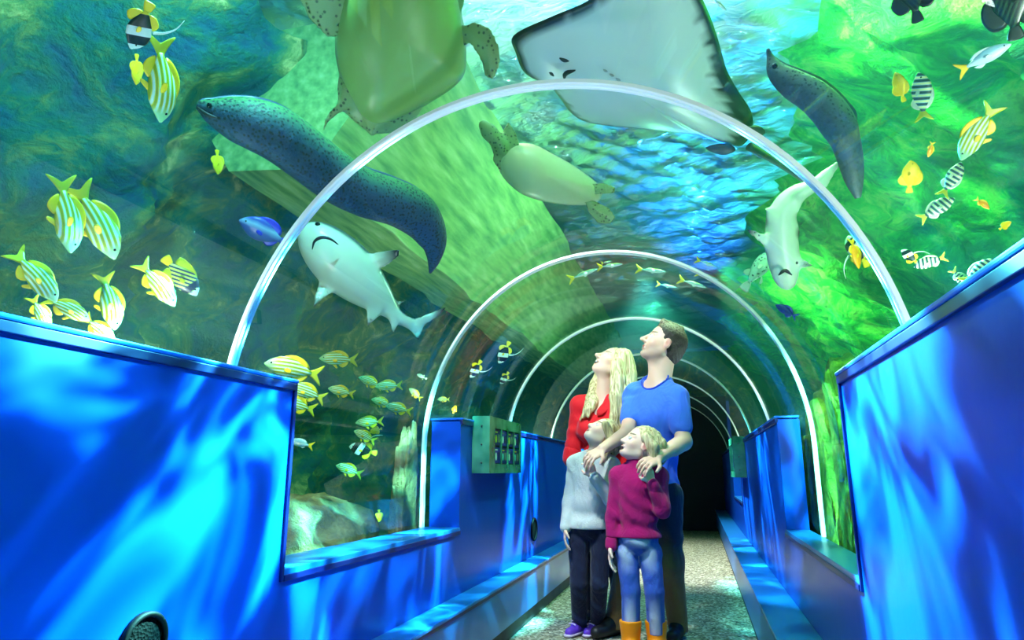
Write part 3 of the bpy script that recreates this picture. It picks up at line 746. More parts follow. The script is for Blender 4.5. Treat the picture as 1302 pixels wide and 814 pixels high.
# slender fish under the surface
SL = 'slender silver fish '
for t, h, l in [((722, 356), (760, 342), SL+'with a yellow tail, slanting upward, left of the pair'),
                ((759, 340), (792, 336), SL+'in front of its shorter twin at the middle of the arch'),
                ((764, 335), (778, 332), 'short slender silver fish, the small one of the close pair'),
                ((808, 342), (846, 346), SL+'swimming level by itself right under the second arch'),
                ((834, 361), (860, 366), SL+'lowest and dimmest of the shoal'),
                ((862, 355), (898, 366), SL+'slanting down, below the one touching the arch'),
                ((884, 347), (914, 356), SL+'just inside the arch, at the tunnel bend of the curve'),
                ((884, 330), (912, 340), SL+'outside the arch, touching the white rib')]:
    fish('slim', t, h, .62, l, (0, -1), .4, 'slender silver fish shoaling under the second arch')
fish('slim', (904, -4), (924, 14), .5, 'single slender white fish above the corner of the stingray', (1, -1), .3)
# right side
R2 = 'group'
fish('tang', (1150, 130), (1138, 92), .6, 'plain yellow fish seen edge on beside a grey striped fish', (1, 0), .75)
fish('banded', (1175, 154), (1168, 92), .5, 'grey and blue striped fish with a yellow tail, next to the plain yellow one', (1, 0), .35)
fish('striped', (1266, 132), (1222, 204), .25, 'large yellow and brown striped fish below the silver yellow-tailed fish', (-1, -.3), .1)
fish('silver', (1216, 92), (1286, 56), .3, 'silver fish with a forked yellow tail crossing the pale tunnel seam', (-.3, -1), .1)
fish('dark', (1292, 52), (1284, -40), .2, 'dark butterflyfish filling the top corner, rear end down', (-1, 0), .1)
fish('dark', (1168, 30), (1148, -50), .3, 'dark fish leaving over the top edge, only its tail showing', (1, 0), .5)
fish('tang', (1156, 246), (1158, 204), .5, 'bright plain yellow tang with its tail down, over the green reef', (1, 0), .0)
fish('small', (1186, 180), (1180, 200), .5, 'tiny orange and yellow fish right above the yellow tang', (1, 0), .3)
fish('banded', (1197, 250), (1222, 206), .4, 'pale blue striped fish swimming upward, tail by the green striped one', (1, -.3), .2)
fish('banded', (1168, 280), (1214, 252), .45, 'green and blue striped fish with a yellow tail under the pale blue one', (-.4, -1), .1)
fish('small', (1240, 252), (1258, 266), .35, 'tiny orange fish with pointed snout above the round yellow one', (1, -1), .2)
fish('tang', (1270, 292), (1286, 282), .35, 'small round yellow fish just above the dark wall rail', (0, -1), .3)
fish('small', (1082, 302), (1092, 342), .45, 'thin orange fish right beside the black bannerfish at the arch', (1, 0), .8)
fish('banner', (1104, 340), (1078, 300), .55, 'black bannerfish with a white streamer, half behind the nearest arch', (-1, 0), .35)
fish('banner', (1168, 336), (1146, 318), .5, 'dark green bannerfish facing the arch over the mossy boulder', (0, -1), .2)
fish('banded', (1204, 326), (1162, 340), .42, 'yellow barred fish overlapping the dark green bannerfish', (0, -1), .1)
fish('banded', (1210, 342), (1232, 366), .3, 'pale barred fish at the wall rail, smaller of the two there', (1, -1), .2)
fish('banded', (1222, 360), (1268, 330), .33, 'pale barred fish at the wall rail, larger and farther up the rail', (-.4, -1), .1)
fish('deep', (1014, 404), (986, 388), .9, 'deep blue fish below the head of the pale shark', (0, -1), .1)
fish('spotted', (944, 370), (984, 318), .6, 'pale mottled round fish right beside the pectoral fin of the pale shark', (-1, -.4), .3)
# ================================================================== large animals
def skin(name, rough=.35, bumpscale=40, bump=.1, spots=None):
    q = N(name); c = q.attr('hue')
    if spots:
        f = q.n('TexVoronoi', Vector=q.coord(), Scale=spots[0]).outputs['Distance']
        c = q.mix(q.ramp(f, [(spots[1], (1, 1, 1)), (spots[1]+.12, (0, 0, 0))]), c, spots[2])
    return q.done(q.bsdf(c, rough, q.bump(q.noise(bumpscale, 4), bump, .01)))
def lerp(a, b, t): t = np.clip(t, 0, 1)[:, None]; return np.array(a)*(1-t)+np.array(b)*t
M_MOUTH = plain('mouth_dark', srgb(26, 34, 30), .6)
def tube_part(name, pts, r, mat, parent):
    p = catmull(pts, 6); n = len(p); rr = r*np.sin(np.linspace(.25, PI-.25, n))
    V, F = loft(p, rr, rr, (0.1, .2, 1), 8); o = mesh_obj(name, V, F, mat); adopt(parent, o); return o
def ball_part(name, c, r, mat, parent):
    bm = bmesh.new(); bmesh.ops.create_uvsphere(bm, u_segments=14, v_segments=10, radius=r)
    for v in bm.verts: v.co += Vector(c)
    o = bm_obj(name, bm, mat, smooth=True); adopt(parent, o); return o
# --- stingray resting over the vault
ZR = 2.24
def RZp(px, py, z=ZR): return at_z(px, py, z)
out = [(653, 55), (700, 30), (742, 12), (780, -12), (815, -45), (848, -66), (872, -42), (888, -6), (904, 28), (915, 60), (925, 95), (940, 125), (957, 158), (957, 182), (944, 199), (924, 196), (900, 187), (850, 177), (790, 167), (748, 161), (728, 150), (713, 130), (697, 112), (668, 100), (656, 76)]
O = []
for px, py in out:
    p = RZp(px, py); O.append(p)
cR = RZp(806, 96)
O = [p+np.array([0, 0, .05*min(1, (np.linalg.norm((p-cR)[:2])/.6)**2)]) for p in O]
V, F = pillow(O, .075, nrm=(0, 0, 1), rings=12, sub=5, center=cR, power=.8)
ray_o = mesh_obj('body', V, F, skin('ray_skin', .3, 60, .05))
rim = np.array([p for p in O])
def rayhue(co, no):
    nn = len(co); dist = np.full(nn, 9.)
    for i in range(len(rim)):
        a, b = rim[i], rim[(i+1) % len(rim)]; ab = (b-a)[:2]; t = np.clip(((co[:, :2]-a[:2])@ab)/(ab@ab), 0, 1)
        dist = np.minimum(dist, np.linalg.norm(co[:, :2]-a[:2]-t[:, None]*ab, axis=1))
    along = (co-RZp(653, 55))@(RZp(957, 175)-RZp(653, 55)); along /= np.dot(RZp(957, 175)-RZp(653, 55), RZp(957, 175)-RZp(653, 55))
    w = .024+.05*np.clip((along-.40)*1.8, 0, 1)
    w = w*(1+.35*np.sin(co[:, 0]*90)*np.sin(co[:, 1]*77))
    e = np.clip((w-dist)/.012+.5, 0, 1)
    belly = np.array(srgb(204, 216, 206)); dark = np.array(srgb(44, 46, 42)); back = np.array(srgb(90, 92, 78))
    c = np.where((no[:, 2] > .2)[:, None], back, belly*(1-e)[:, None]+dark*e[:, None]); return c
vcol(ray_o, rayhue)
root = empty('stingray', RZp(806, 96)); adopt(root, ray_o)
tag(root, 'huge white bellied stingray lying on the vault above the nearest arch', 'stingray')
dz = np.array([0, 0, -.062])
tube_part('mouth', [RZp(717, 79)+dz*1.02, RZp(719, 71)+dz*1.05, RZp(731, 66)+dz*1.08], .008, M_MOUTH, root)
tube_part('nostril', [RZp(711, 54)+dz*.9, RZp(717, 56)+dz*.95, RZp(723, 57)+dz*.95], .006, M_MOUTH, root)
tube_part('nostril', [RZp(698, 74)+dz*.85, RZp(701, 76)+dz*.85, RZp(704, 78)+dz*.9], .005, M_MOUTH, root)
M_GILL = plain('gill_grey', srgb(150, 160, 150), .5)
for k in range(5):
    tube_part('gill_slit', [RZp(766+k*8, 64+k*6)+dz*1.12, RZp(769+k*8, 66+k*6)+dz*1.12, RZp(772+k*8, 67+k*6)+dz*1.12], .004, M_GILL, root)
p = [RZp(952, 186), RZp(985, 205, 2.2), RZp(1030, 236, 2.15), RZp(1070, 272, 2.1)]
p = catmull(p, 6); n = len(p); V, F = loft(p, np.linspace(.02, .004, n), np.linspace(.016, .003, n), (0, 0, 1), 10)
o = mesh_obj('tail', V, F, plain('ray_tail', srgb(70, 90, 78), .5)); adopt(root, o)
for s in ((915, 190), (952, 168)):
    a = RZp(*s); O2 = [a+np.array(d)*.05 for d in ((-1.2, -.6, 0), (.6, -.8, 0), (1.3, .5, 0), (.2, 1, 0))]
    o = mesh_obj('pelvic_fin', *pillow(O2, .014, nrm=(0, 0, 1)), mat=plain('ray_fin', srgb(50, 54, 50), .5)); adopt(root, o)
# --- moray eels
def eel(name, pts, dist, label, base, belly, spots, ridge):
    P, R = [], []
    for px, py, r, dd in pts:
        D = dist+dd; P.append(at_d(px, py, D)); R.append(r*D/FPX*1.02)
    P4 = np.hstack([np.array(P), np.array(R)[:, None]]); Q = catmull(P4, 8)
    view = np.mean(P, 0)-E0; view /= np.linalg.norm(view)
    V, F = loft(Q[:, :3], Q[:, 3]*.8, Q[:, 3], (0, 0, 1), 24)
    o = mesh_obj('body', V, F, skin(name+'_skin', .62, 60, .5, spots))
    ce = Q[:, :3]
    def hue(co, no):
        t = no[:, 2]; c = lerp(belly, base, (t+.55)/.7); return c
    vcol(o, hue)
    r = empty('moray_eel', P[len(P)//2]); adopt(r, o); tag(r, label, 'eel', 'moray eels gliding over the tunnel')
    # dorsal fin: a low ridge along the back
    U = []; m = len(Q); W = []
    for i in range(2, m-1):
        t = Q[min(i+1, m-1), :3]-Q[i-1, :3]; t /= np.linalg.norm(t); u = np.array([0, 0, 1])-t*t[2]; u /= np.linalg.norm(u)
        U.append(Q[i, :3]+u*Q[i, 3]*.97); W.append(ridge*Q[i, 3]*min(1, (i-2)/4))
    V, F = loft(U, np.array(W)*.22+.002, np.array(W)+.003, (0, 0, 1), 10)
    o = mesh_obj('dorsal_fin', V, F, plain(name+'_fin', base, .4)); adopt(r, o)
    return r, Q
e1, Q1 = eel('eel', [(250, 133, 4, 0), (258, 136, 9, 0), (272, 142, 16, 0), (296, 150, 25, 0), (322, 158, 30, 0), (355, 172, 33, .03), (390, 197, 33, .08), (425, 224, 32, .14), (460, 244, 30, .2), (500, 257, 29, .28), (532, 274, 29, .36), (550, 302, 22, .42), (552, 326, 12, .46), (547, 347, 2, .5)], wall_dist(390, 200)+.18,
    'long spotted moray eel curving in an S behind the nearest arch', srgb(26, 62, 88), srgb(58, 122, 54), (85, .30, srgb(12, 34, 34)), .16)
D1 = wall_dist(390, 200)+.18
tube_part('mouth', [at_d(251, 136, D1-.02), at_d(262, 145, D1-.055), at_d(276, 150, D1-.07)], .006, M_MOUTH, e1)
ball_part('eye', at_d(266, 134, D1-.028), .008, M_EYE, e1)
e2, Q2 = eel('eel_far', [(976, 62, 2, .1), (980, 74, 5, .1), (989, 92, 11, .08), (1010, 108, 16, .06), (1036, 124, 18, .04), (1058, 147, 19, .02), (1073, 174, 18, 0), (1081, 202, 16, 0), (1086, 228, 12, 0), (1091, 252, 4, 0)], wall_dist(1050, 150)+.35,
    'smaller grey moray eel arching downward next to the stingray tail', srgb(50, 74, 80), srgb(130, 160, 130), (90, .24, srgb(40, 60, 56)), .2)
D2 = wall_dist(1050, 150)+.35
ball_part('eye', at_d(985, 84, D2+.02), .008, M_EYE, e2)
# --- sharks
RIGHT0 = np.array([math.cos(YAW), math.sin(YAW), 0])
def shark(name, spine, fins, dist, label, belly, back, tipc, h, mouth=None, eyes=(), tips=(), up=(0, 0)):
    f = Field(); P = []; R = []
    for px, py, r in spine: P.append(at_d(px, py, dist)); R.append(r*dist/FPX)
    P = np.array(P); R = np.array(R); Q = catmull(np.hstack([P, R[:, None]]), 4)
    c = P[len(P)//3]; v = E0-c; v /= np.linalg.norm(v)
    upv = RIGHT0*up[0]+np.array([0, 0, 1])*up[1]
    f.chain(Q[:, :3], Q[:, 3], k=.006, flat=v, amt=.8)
    for poly, T, dd in fins:
        f.fin([at_d(px, py, dist+d2) for (px, py), d2 in zip(poly, dd if hasattr(dd, '__len__') else [dd]*len(poly))], T, .02)
    r = empty('shark', c); tag(r, label, 'shark')
    o = field_obj('body', f, h, skin(name+'_skin', .28, 50, .05), r)
    tp = [(at_d(t[0], t[1], dist+(t[3] if len(t) > 3 else 0)), t[2]*dist/FPX) for t in tips]
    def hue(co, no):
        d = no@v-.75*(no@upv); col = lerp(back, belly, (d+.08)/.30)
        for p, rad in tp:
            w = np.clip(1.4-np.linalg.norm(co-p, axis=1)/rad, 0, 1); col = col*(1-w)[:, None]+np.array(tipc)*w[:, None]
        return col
    vcol(o, hue)
    if mouth: tube_part('mouth', [at_d(px, py, dist-dd) for px, py, dd in mouth], .007, M_MOUTH, r)
    for px, py, dd in eyes: ball_part('eye', at_d(px, py, dist-dd), .012, M_EYE, r)
    return r
DS = wall_dist(450, 350)+.38
shark('reef_shark', [(391, 293, 5), (397, 299, 15), (406, 308, 24), (418, 320, 30), (432, 333, 33), (446, 346, 32), (460, 359, 28), (474, 372, 22), (487, 385, 15), (499, 397, 9), (511, 406, 7), (520, 411, 6)],
      [([(458, 342), (462, 328), (480, 320), (509, 317), (506, 326), (494, 337), (474, 345)], .02, [0, 0, -.04, -.1, -.1, -.06, 0]),
       ([(414, 345), (438, 364), (430, 368), (414, 377), (398, 392), (400, 376), (406, 360)], .02, [0, 0, -.03, -.06, -.1, -.06, -.02]),
       ([(466, 390), (484, 392), (484, 401), (475, 408), (467, 416)], .012, -.03),
       ([(494, 384), (506, 384), (517, 381), (506, 390), (502, 394)], .01, .02),
       ([(494, 398), (504, 402), (506, 412), (500, 426), (496, 412)], .01, -.02),
       ([(514, 406), (526, 406), (546, 398), (569, 389), (560, 400), (540, 414), (532, 434), (524, 424), (518, 414)], .01, 0)],
      DS, 'grey reef shark with a pale belly and open arched mouth below the long eel', srgb(198, 204, 176), srgb(60, 74, 84), srgb(30, 32, 40), .008,
      mouth=[(397, 317, .10), (400, 307, .135), (409, 302, .16), (420, 304, .155), (430, 311, .13)], eyes=[(404, 286, .03)], up=(.62, .55),
      tips=[(512, 317, 26, -.1), (397, 395, 18, -.1), (569, 389, 18), (467, 417, 12), (532, 434, 10), (500, 427, 10), (517, 381, 8)])
DS2 = wall_dist(1000, 290)+.30
shark('pale_shark', [(1001, 361, 6), (1000, 356, 11), (998, 344, 15), (996, 328, 17), (994, 310, 17.5), (993, 292, 17), (994, 274, 15), (1000, 258, 12), (1012, 247, 10), (1026, 240, 8), (1040, 232, 6), (1048, 224, 4)],
      [([(984, 304), (986, 322), (970, 312), (958, 302), (948, 291), (962, 294), (976, 300)], .013, [0, 0, -.03, -.06, -.09, -.06, -.02]),
       ([(1008, 322), (1010, 340), (1024, 341), (1036, 338), (1026, 332), (1018, 328)], .013, [0, 0, -.03, -.06, -.04, -.02]),
       ([(1004, 262), (1008, 272), (1016, 268), (1021, 254), (1012, 256)], .009, -.02),
       ([(982, 266), (986, 280), (978, 280), (972, 264)], .009, -.02),
       ([(1008, 282), (1010, 296), (1016, 296), (1012, 286)], .008, 0),
       ([(1040, 226), (1050, 214), (1062, 206), (1074, 203), (1066, 214), (1056, 228), (1050, 240), (1046, 236)], .008, 0)],
      DS2, 'pale white shark seen from below, bending its tail behind the arch', srgb(196, 222, 196), srgb(80, 104, 96), srgb(50, 44, 50), .007,
      mouth=[(990, 350, .075), (998, 344, .088), (1007, 350, .075)], eyes=[(984, 334, .02), (1012, 334, .02)], tips=[(947, 290, 16, -.09), (1038, 339, 12, -.06), (1075, 202, 14), (1015, 297, 7), (977, 282, 7)], up=(-.3, .1))
# --- turtles
M_TSKIN = skin('turtle_skin', .4, 26, .25, (60, .2, srgb(70, 92, 50)))
M_TSHELL = skin('turtle_shell', .35, 14, .2)
def turtle(shell, T, flips, head, dist, label, hs, tilt=None, belly=srgb(140, 178, 84), h=.008):
    c2 = np.mean(np.array(shell, float), 0)
    W = lambda px, py, dd=0: at_d(px, py, dist+dd)
    O = [W(*p) for p in shell]; ce = np.mean(O, 0); v = E0-ce; v /= np.linalg.norm(v)
    r = empty('sea_turtle', ce); tag(r, label, 'turtle', 'sea turtles swimming over the tunnel')
    f = Field()
    for poly, th, dd in flips: f.fin([W(p[0], p[1], d2) for p, d2 in zip(poly, dd if hasattr(dd, '__len__') else [dd]*len(poly))], th, .03)
    f.chain([W(px, py, dd) for px, py, rr, dd in head], [rr*dist/FPX for px, py, rr, dd in head], k=.03)
    # body core joins limbs and neck under the shell
    m = min(np.linalg.norm(o-ce) for o in O)
    far = max(O, key=lambda o: np.linalg.norm(o-ce)); ax = far-ce; ax /= np.linalg.norm(ax)
    # plastron
    V, F = pillow(O, T, nrm=v, rings=9, sub=5, center=ce, power=.55)
    f.cap(ce-ax*m*.8, ce+ax*m*.8, m*.7, m*.7, .03, flat=v, amt=.3)
    o = field_obj('body', f, h, M_TSKIN, r)
    vcol(o, lambda co, no: lerp(srgb(60, 84, 50), srgb(132, 164, 96), (no@v+.1)/.5))
    o = mesh_obj('shell', V, F, M_TSHELL); adopt(r, o)
    vcol(o, lambda co, no: lerp(srgb(80, 84, 40), belly, (no@v+.15)/.3)); return r
DT = wall_dist(520, 60)+.30
turtle([(468, -70), (446, -30), (431, 15), (426, 60), (432, 96), (446, 128), (462, 152), (482, 160), (512, 150), (548, 130), (580, 108), (592, 88), (592, 50), (586, 10), (578, -40), (560, -80), (515, -95)], .13,
       [([(574, 44), (586, 34), (604, 27), (622, 35), (634, 58), (636, 84), (626, 102), (614, 98), (610, 76), (598, 54), (590, 62), (578, 74)], .022, [0, -.02, -.05, -.08, -.1, -.1, -.1, -.09, -.07, -.04, -.02, 0]),
        ([(450, -30), (436, 46), (416, 48), (394, 26), (378, -6), (372, -40), (410, -44)], .022, -.03),
        ([(438, 112), (452, 128), (448, 134), (428, 146), (416, 158), (411, 168), (411, 154), (422, 138), (434, 126)], .012, -.02),
        ([(466, 146), (480, 148), (476, 176), (468, 168)], .014, -.02)],
       [(520, -80, 26, 0), (524, -120, 30, 0), (526, -150, 24, 0)], DT, 'large green sea turtle seen from beneath, front flipper curled beside the stingray', 0)
DT2 = wall_dist(700, 220)+.45
turtle([(636, 196), (650, 184), (676, 183), (700, 194), (730, 211), (756, 230), (766, 244), (758, 258), (732, 261), (700, 258), (668, 249), (645, 232), (634, 214)], .11,
       [([(640, 190), (640, 166), (646, 154), (655, 166), (662, 186), (656, 198)], .014, -.03),
        ([(638, 198), (642, 218), (634, 216), (626, 204), (629, 188)], .012, -.03),
        ([(728, 240), (742, 234), (768, 233), (783, 238), (781, 246), (760, 247), (742, 252)], .014, -.05),
        ([(742, 252), (758, 256), (774, 264), (783, 276), (776, 285), (760, 284), (748, 270)], .014, -.04)],
       [(648, 200, 8, 0), (636, 184, 8, -.03), (622, 168, 8, -.05), (615, 159, 6, -.06)], DT2, 'smaller pale sea turtle swimming clear below the vault between stingray and second arch', 0, belly=srgb(206, 222, 150), h=.006)
# ================================================================== rocks
def boulder(c, r, mat, label, seed, cat='rock', name='rock', amp=.35, sub=5, flat=None):
    bm = bmesh.new(); bmesh.ops.create_icosphere(bm, subdivisions=sub, radius=1)
    for v in bm.verts:
        n = v.co.normalized(); k = 1+amp*mnoise.fractal(n*1.6+Vector((seed, 0, 0)), .8, 2.0, 6)+.25*amp*abs(mnoise.noise(n*5+Vector((0, seed, 0))))
        v.co = Vector((n.x*r[0]*k, n.y*r[1]*k, n.z*r[2]*k))
        if flat is not None: v.co.z = max(v.co.z, flat-c[2])
        w = v.co+Vector(c); ex, ez = RX+THK+.03, RZ+THK+.03          # keep clear of the vault
        if w.z < ZC:
            if abs(w.x-XC) < ex: v.co.x += math.copysign(ex, c[0]-XC)-(w.x-XC)
        else:
            e_ = math.hypot((w.x-XC)/ex, (w.z-ZC)/ez)
            if e_ < 1: v.co.x += (w.x-XC)*(1/max(e_, .2)-1); v.co.z += (w.z-ZC)*(1/max(e_, .2)-1)
    o = bm_obj(name, bm, mat, smooth=True); o.location = tuple(c); return tag(o, label, cat)
c = beyond(415, 690, .35)
boulder((c[0]-.32, c[1]+.22, .46), (.40, .52, .36), M_TAN, 'tan rock sloping down behind the big low window niche', 2.2, amp=.16, flat=.452)
c = beyond(518, 600, .14)
boulder((c[0], c[1], .72), (.07, .10, .42), M_TAN, 'tall grey brown rock standing at the end of the niche beside the arch leg', 5.1, amp=.25, flat=.452)
c = beyond(1066, 610, .12)
boulder((c[0], c[1], .80), (.09, .10, .46), M_MOSS, 'narrow yellow green rock behind the far window niche', 8.3, amp=.3, flat=.452)
c = beyond(1090, 420, .75)
boulder((c[0]+.16, c[1]+.92, .75), (.34, .6, .62), M_MOSS, 'large mossy boulder behind the foot of the nearest arch', 3.7, flat=.452)
c = beyond(1195, 385, .55)
boulder((c[0]+.25, c[1]-.15, .85), (.36, .34, .48), M_GREEN, 'bright green algae boulder just over the dark wall rail', 9.9, flat=.452)
# ================================================================== people
RIGHT = np.array([math.cos(YAW), math.sin(YAW), 0]); FWD = np.array([-math.sin(YAW), math.cos(YAW), 0]); UPZ = np.array([0, 0, 1.])
def unit(v): v = np.array(v, float); return v/np.linalg.norm(v)
def cloth(name, vc=False, col=(1, 1, 1), rough=.75, scale=14, b=.35, fine=None):
    q = N(name); v = q.coord()
    w = q.n('TexNoise', Vector=q.n('Mapping', Vector=v, Scale=(1, 1, .55)).outputs[0], Scale=float(scale), Detail=3., Distortion=.8).outputs['Fac']
    hgt = w
    if fine: hgt = q.math('ADD', w, q.math('MULTIPLY', q.noise(fine, 2, v), .12))
    c = q.attr('hue') if vc else col
    return q.done(q.bsdf(c, rough, q.bump(hgt, b, .03), Specular_IOR_Level=.25, Sheen_Weight=.15))
q = N('skin'); M_SKIN = q.done(q.bsdf(q.attr('hue'), .5, q.bump(q.noise(90, 3), .06, .004), Subsurface_Weight=.12, Subsurface_Radius=(.03, .012, .006), Subsurface_Scale=.3))
def hair_mat(name, lo, hi, stretch=(90, 90, 4)):
    q = N(name); v = q.coord()
    f = q.n('TexNoise', Vector=q.n('Mapping', Vector=v, Scale=stretch).outputs[0], Scale=1., Detail=4., Distortion=.5).outputs['Fac']
    return q.done(q.bsdf(q.ramp(f, [(.32, lo), (.68, hi)]), .42, q.bump(f, .6, .012)))
SKIN = np.array(srgb(230, 186, 166)); LIP = np.array(srgb(206, 110, 108)); PINK = np.array(srgb(236, 150, 140))
class Head:
    def __init__(s, c, face, up, k, woman=False, child=False, open_=0.):
        s.c = np.array(c, float); s.x = unit(face); z = np.array(up, float); z = z-s.x*np.dot(z, s.x); s.z = unit(z); s.y = np.cross(s.z, s.x); s.k = k; s.child = child; s.woman = woman; s.open = open_
    def p(s, x, y, z): return s.c+s.k*(s.x*x+s.y*y+s.z*z)
    def loc(s, co): d = (co-s.c)/s.k; return np.stack([d@s.x, d@s.y, d@s.z], 1)
    def build(s, f):
        A = np.array([s.x, s.y, s.z]); k = s.k; ch = s.child
        f.ell(s.p(-.014, 0, .034), np.array([.1, .078, .088])*k, A, .02)
        f.ell(s.p(.022, 0, -.03), np.array([.07, .064 if not ch else .068, .086 if not ch else .076])*k, A, .025)
        jz = -.094 if not ch else -.082
        for y in (-1, 1):
            f.cap(s.p(.0, y*.05, -.058), s.p(.058, y*.014, jz), .020*k, .019*k, .02)
            f.cap(s.p(.080, y*.012, .026), s.p(.066, y*.045, .022), .010*k, .010*k, .012)      # brow
            f.ell(s.p(.058, y*.036, -.026), np.array([.026, .026, .024])*k, A, .02)          # cheek
        f.ell(s.p(.072, 0, jz-.004), np.array([.021, .022, .018])*k, A, .016)                  # chin
        for y in (-1, 1): f.ell(s.p(.092, y*.032, .004), np.array([.012, .018, .011])*k, A, .012, sub=True)  # eye hollow
        nl = .118 if not ch else .108
        f.cap(s.p(.086, 0, .016), s.p(nl-.004, 0, -.024), .0085*k, .0115*k, .009)
        f.ell(s.p(nl-.002, 0, -.027), np.array([.0125, .012, .011])*k, A, .008)
        for y in (-1, 1): f.ell(s.p(.097, y*.012, -.031), np.array([.011, .008, .008])*k, A, .006)
        op = s.open
        f.cap(s.p(.0905, -.017, -.0555), s.p(.0905, .017, -.0555), .0068*k, None, .006)
        f.cap(s.p(.087-op*.3, -.015, -.0695-op), s.p(.087-op*.3, .015, -.0695-op), .0075*k, None, .006)
        f.ell(s.p(.094, 0, -.0625-op*.5), np.array([.010+op*.6, .018, .0035+op*.55])*k, A, .004, sub=True)
        for y in (-1, 1):                                                              # ears
            E = s.p(-.006, y*.079, -.006)
            f.ell(E, np.array([.019, .009, .031])*k, A, .006); f.ell(s.p(-.002, y*.088, -.004), np.array([.010, .006, .017])*k, A, .004, sub=True)
    def hue(s, co, base, stubble=0.):
        L = s.loc(co); x, y, z = L.T
        near = (np.abs(z) < .16) & (np.abs(x) < .17) & (np.abs(y) < .13)
        c = np.tile(base, (len(co), 1))
        def put(w, col):
            nonlocal c
            w = np.clip(w, 0, 1)[:, None]*near[:, None]; c = c*(1-w)+np.array(col)*w
        if stubble: put(stubble*np.clip((-.03-z)/.03, 0, 1)*np.clip((x+.03)/.03, 0, 1)*np.clip((z+.15)/.03, 0, 1), srgb(120, 96, 88))
        op = s.open
        put(1.5-np.hypot((x-.094)/.014, np.hypot(y/.022, (z+.0625+op*.5)/(.0135+op*.6)))*1.2, LIP)
        put((1.2-np.hypot(y/.017, (z+.0625+op*.5)/(.0045+op*.5)))*3*(x > .06), srgb(90, 24, 30) if op else srgb(150, 70, 70))
        put(.55*(1.2-np.hypot((x+.006)/.022, (z+.006)/.034))*(np.abs(y) > .074), srgb(226, 120, 118))
        put(.28*(1.2-np.hypot((x-.06)/.03, (z+.03)/.028))*(np.abs(y) > .02), PINK)
        put((1-np.hypot((z-.031)/.006, np.maximum(0, np.abs(np.abs(y)-.034)-.014)/.007))*2.6*(x > .045), srgb(110, 84, 66))
        return c
    def eyes(s, parent):
        for y in (-1, 1):
            bm = bmesh.new(); bmesh.ops.create_uvsphere(bm, u_segments=16, v_segments=12, radius=.0118*s.k)
            for v in bm.verts: v.co += Vector(s.p(.0805, y*.033, .003))
            o = bm_obj('eye', bm, None, smooth=True); o.data.materials.append(M_EYEW); adopt(parent, o)
            c0 = s.p(.0805, y*.033, .003); dr = unit(s.x+.35*s.z)
            vcol(o, lambda co, no: np.where((((co-c0)/(.0118*s.k))@dr > .82)[:, None], np.array(srgb(50, 70, 90)), np.array(srgb(240, 240, 238))))
q = N('eye_white'); M_EYEW = q.done(q.bsdf(q.attr('hue'), .1))
def hand(f, w, d, n, th, k=1., curl=.5, spread=.12, bend=None):
    """w wrist, d towards the knuckles, n out of the palm, th thumb side; curl 0 flat .. 1 closed"""
    d = unit(d); n = unit(np.array(n)-d*np.dot(n, d)); t = np.array(th, float); t = unit(t-d*np.dot(t, d)-n*np.dot(t, n))
    w = np.array(w, float); L = .078*k
    f.cap(w+d*.012*k+t*.010*k, w+d*L*.85+t*.022*k, .021*k, .020*k, .012, flat=n, amt=.55)
    f.cap(w+d*.012*k-t*.008*k, w+d*L*.8-t*.020*k, .020*k, .019*k, .012, flat=n, amt=.55)
    lens = [.074, .082, .076, .060]
    for i, ln in enumerate(lens):
        off = (.029-.0195*i)*k; a = w+d*L*(1-.05*abs(i-1))+t*off; ang = 0; dirv = unit(d+t*spread*(1.2-i*.8))
        cur = dirv; p = a; r = (.0088-.0006*(i == 3))*k
        for j, (seg, bnd) in enumerate(((.45, .55), (.32, .75), (.25, .5))):
            ang += curl*bnd*(1.25+.07*i); v = unit(dirv*math.cos(ang)+n*math.sin(ang))
            q = p+v*ln*k*seg; f.cap(p, q, r, r*.92, .003); p = q; r *= .92
    a = w+d*.022*k+t*.026*k; v = unit(t*.8+d*.65+n*.3); b = a+v*.036*k; v2 = unit(d*.8+t*.15+n*(.35+.4*curl)); f.cap(a, b, .0125*k, .0105*k, .008); f.cap(b, b+v2*.030*k, .0102*k, .0085*k, .003)
def put_shoe(f, ank, toe, k, heel=.03, h=.05):
    d = unit((toe-ank)*np.array([1, 1, 0])); b = np.array([ank[0], ank[1], 0])
    f.cap(b-d*heel*k+UPZ*.036*k, b+d*.13*k+UPZ*.030*k, .036*k, .029*k, .02)
    f.cap(b-d*.02*k+UPZ*.06*k, b+d*.04*k+UPZ*.055*k, .040*k, .034*k, .02)
    f.cut(b+UPZ*.002, -UPZ)
# -------------------------------------------------------------- the man
def Pm(px, py, y): return at_y(px, py, y)
YM = 4.06
man = empty('person', (Pm(830, 812, YM)[0], YM, 0))
tag(man, 'man in a blue T-shirt and dark jeans looking up, tallest of the four', 'person')
g = unit(-RIGHT*.75-FWD*.55); lat = np.cross(UPZ, g)          # lat: towards his left
hd = Head(Pm(843, 438.5, YM), -RIGHT*math.cos(.50)+UPZ*math.sin(.50)-FWD*.05, UPZ, 1.10)
Ls, Rs = Pm(861, 506, YM-.09), Pm(807, 503, YM+.11)
Le, Re = Pm(869, 562, YM-.18), Pm(798, 550, YM-.15)
Lw, Rw = Pm(836, 583, YM-.43), Pm(766, 571, YM-.32)
neck = Pm(838, 487, YM+.01); chest = Pm(832, 532, YM+.01); belly = Pm(830, 578, YM+.01); pel = Pm(830, 618, YM+.01)
TA = np.array([g, lat, UPZ])
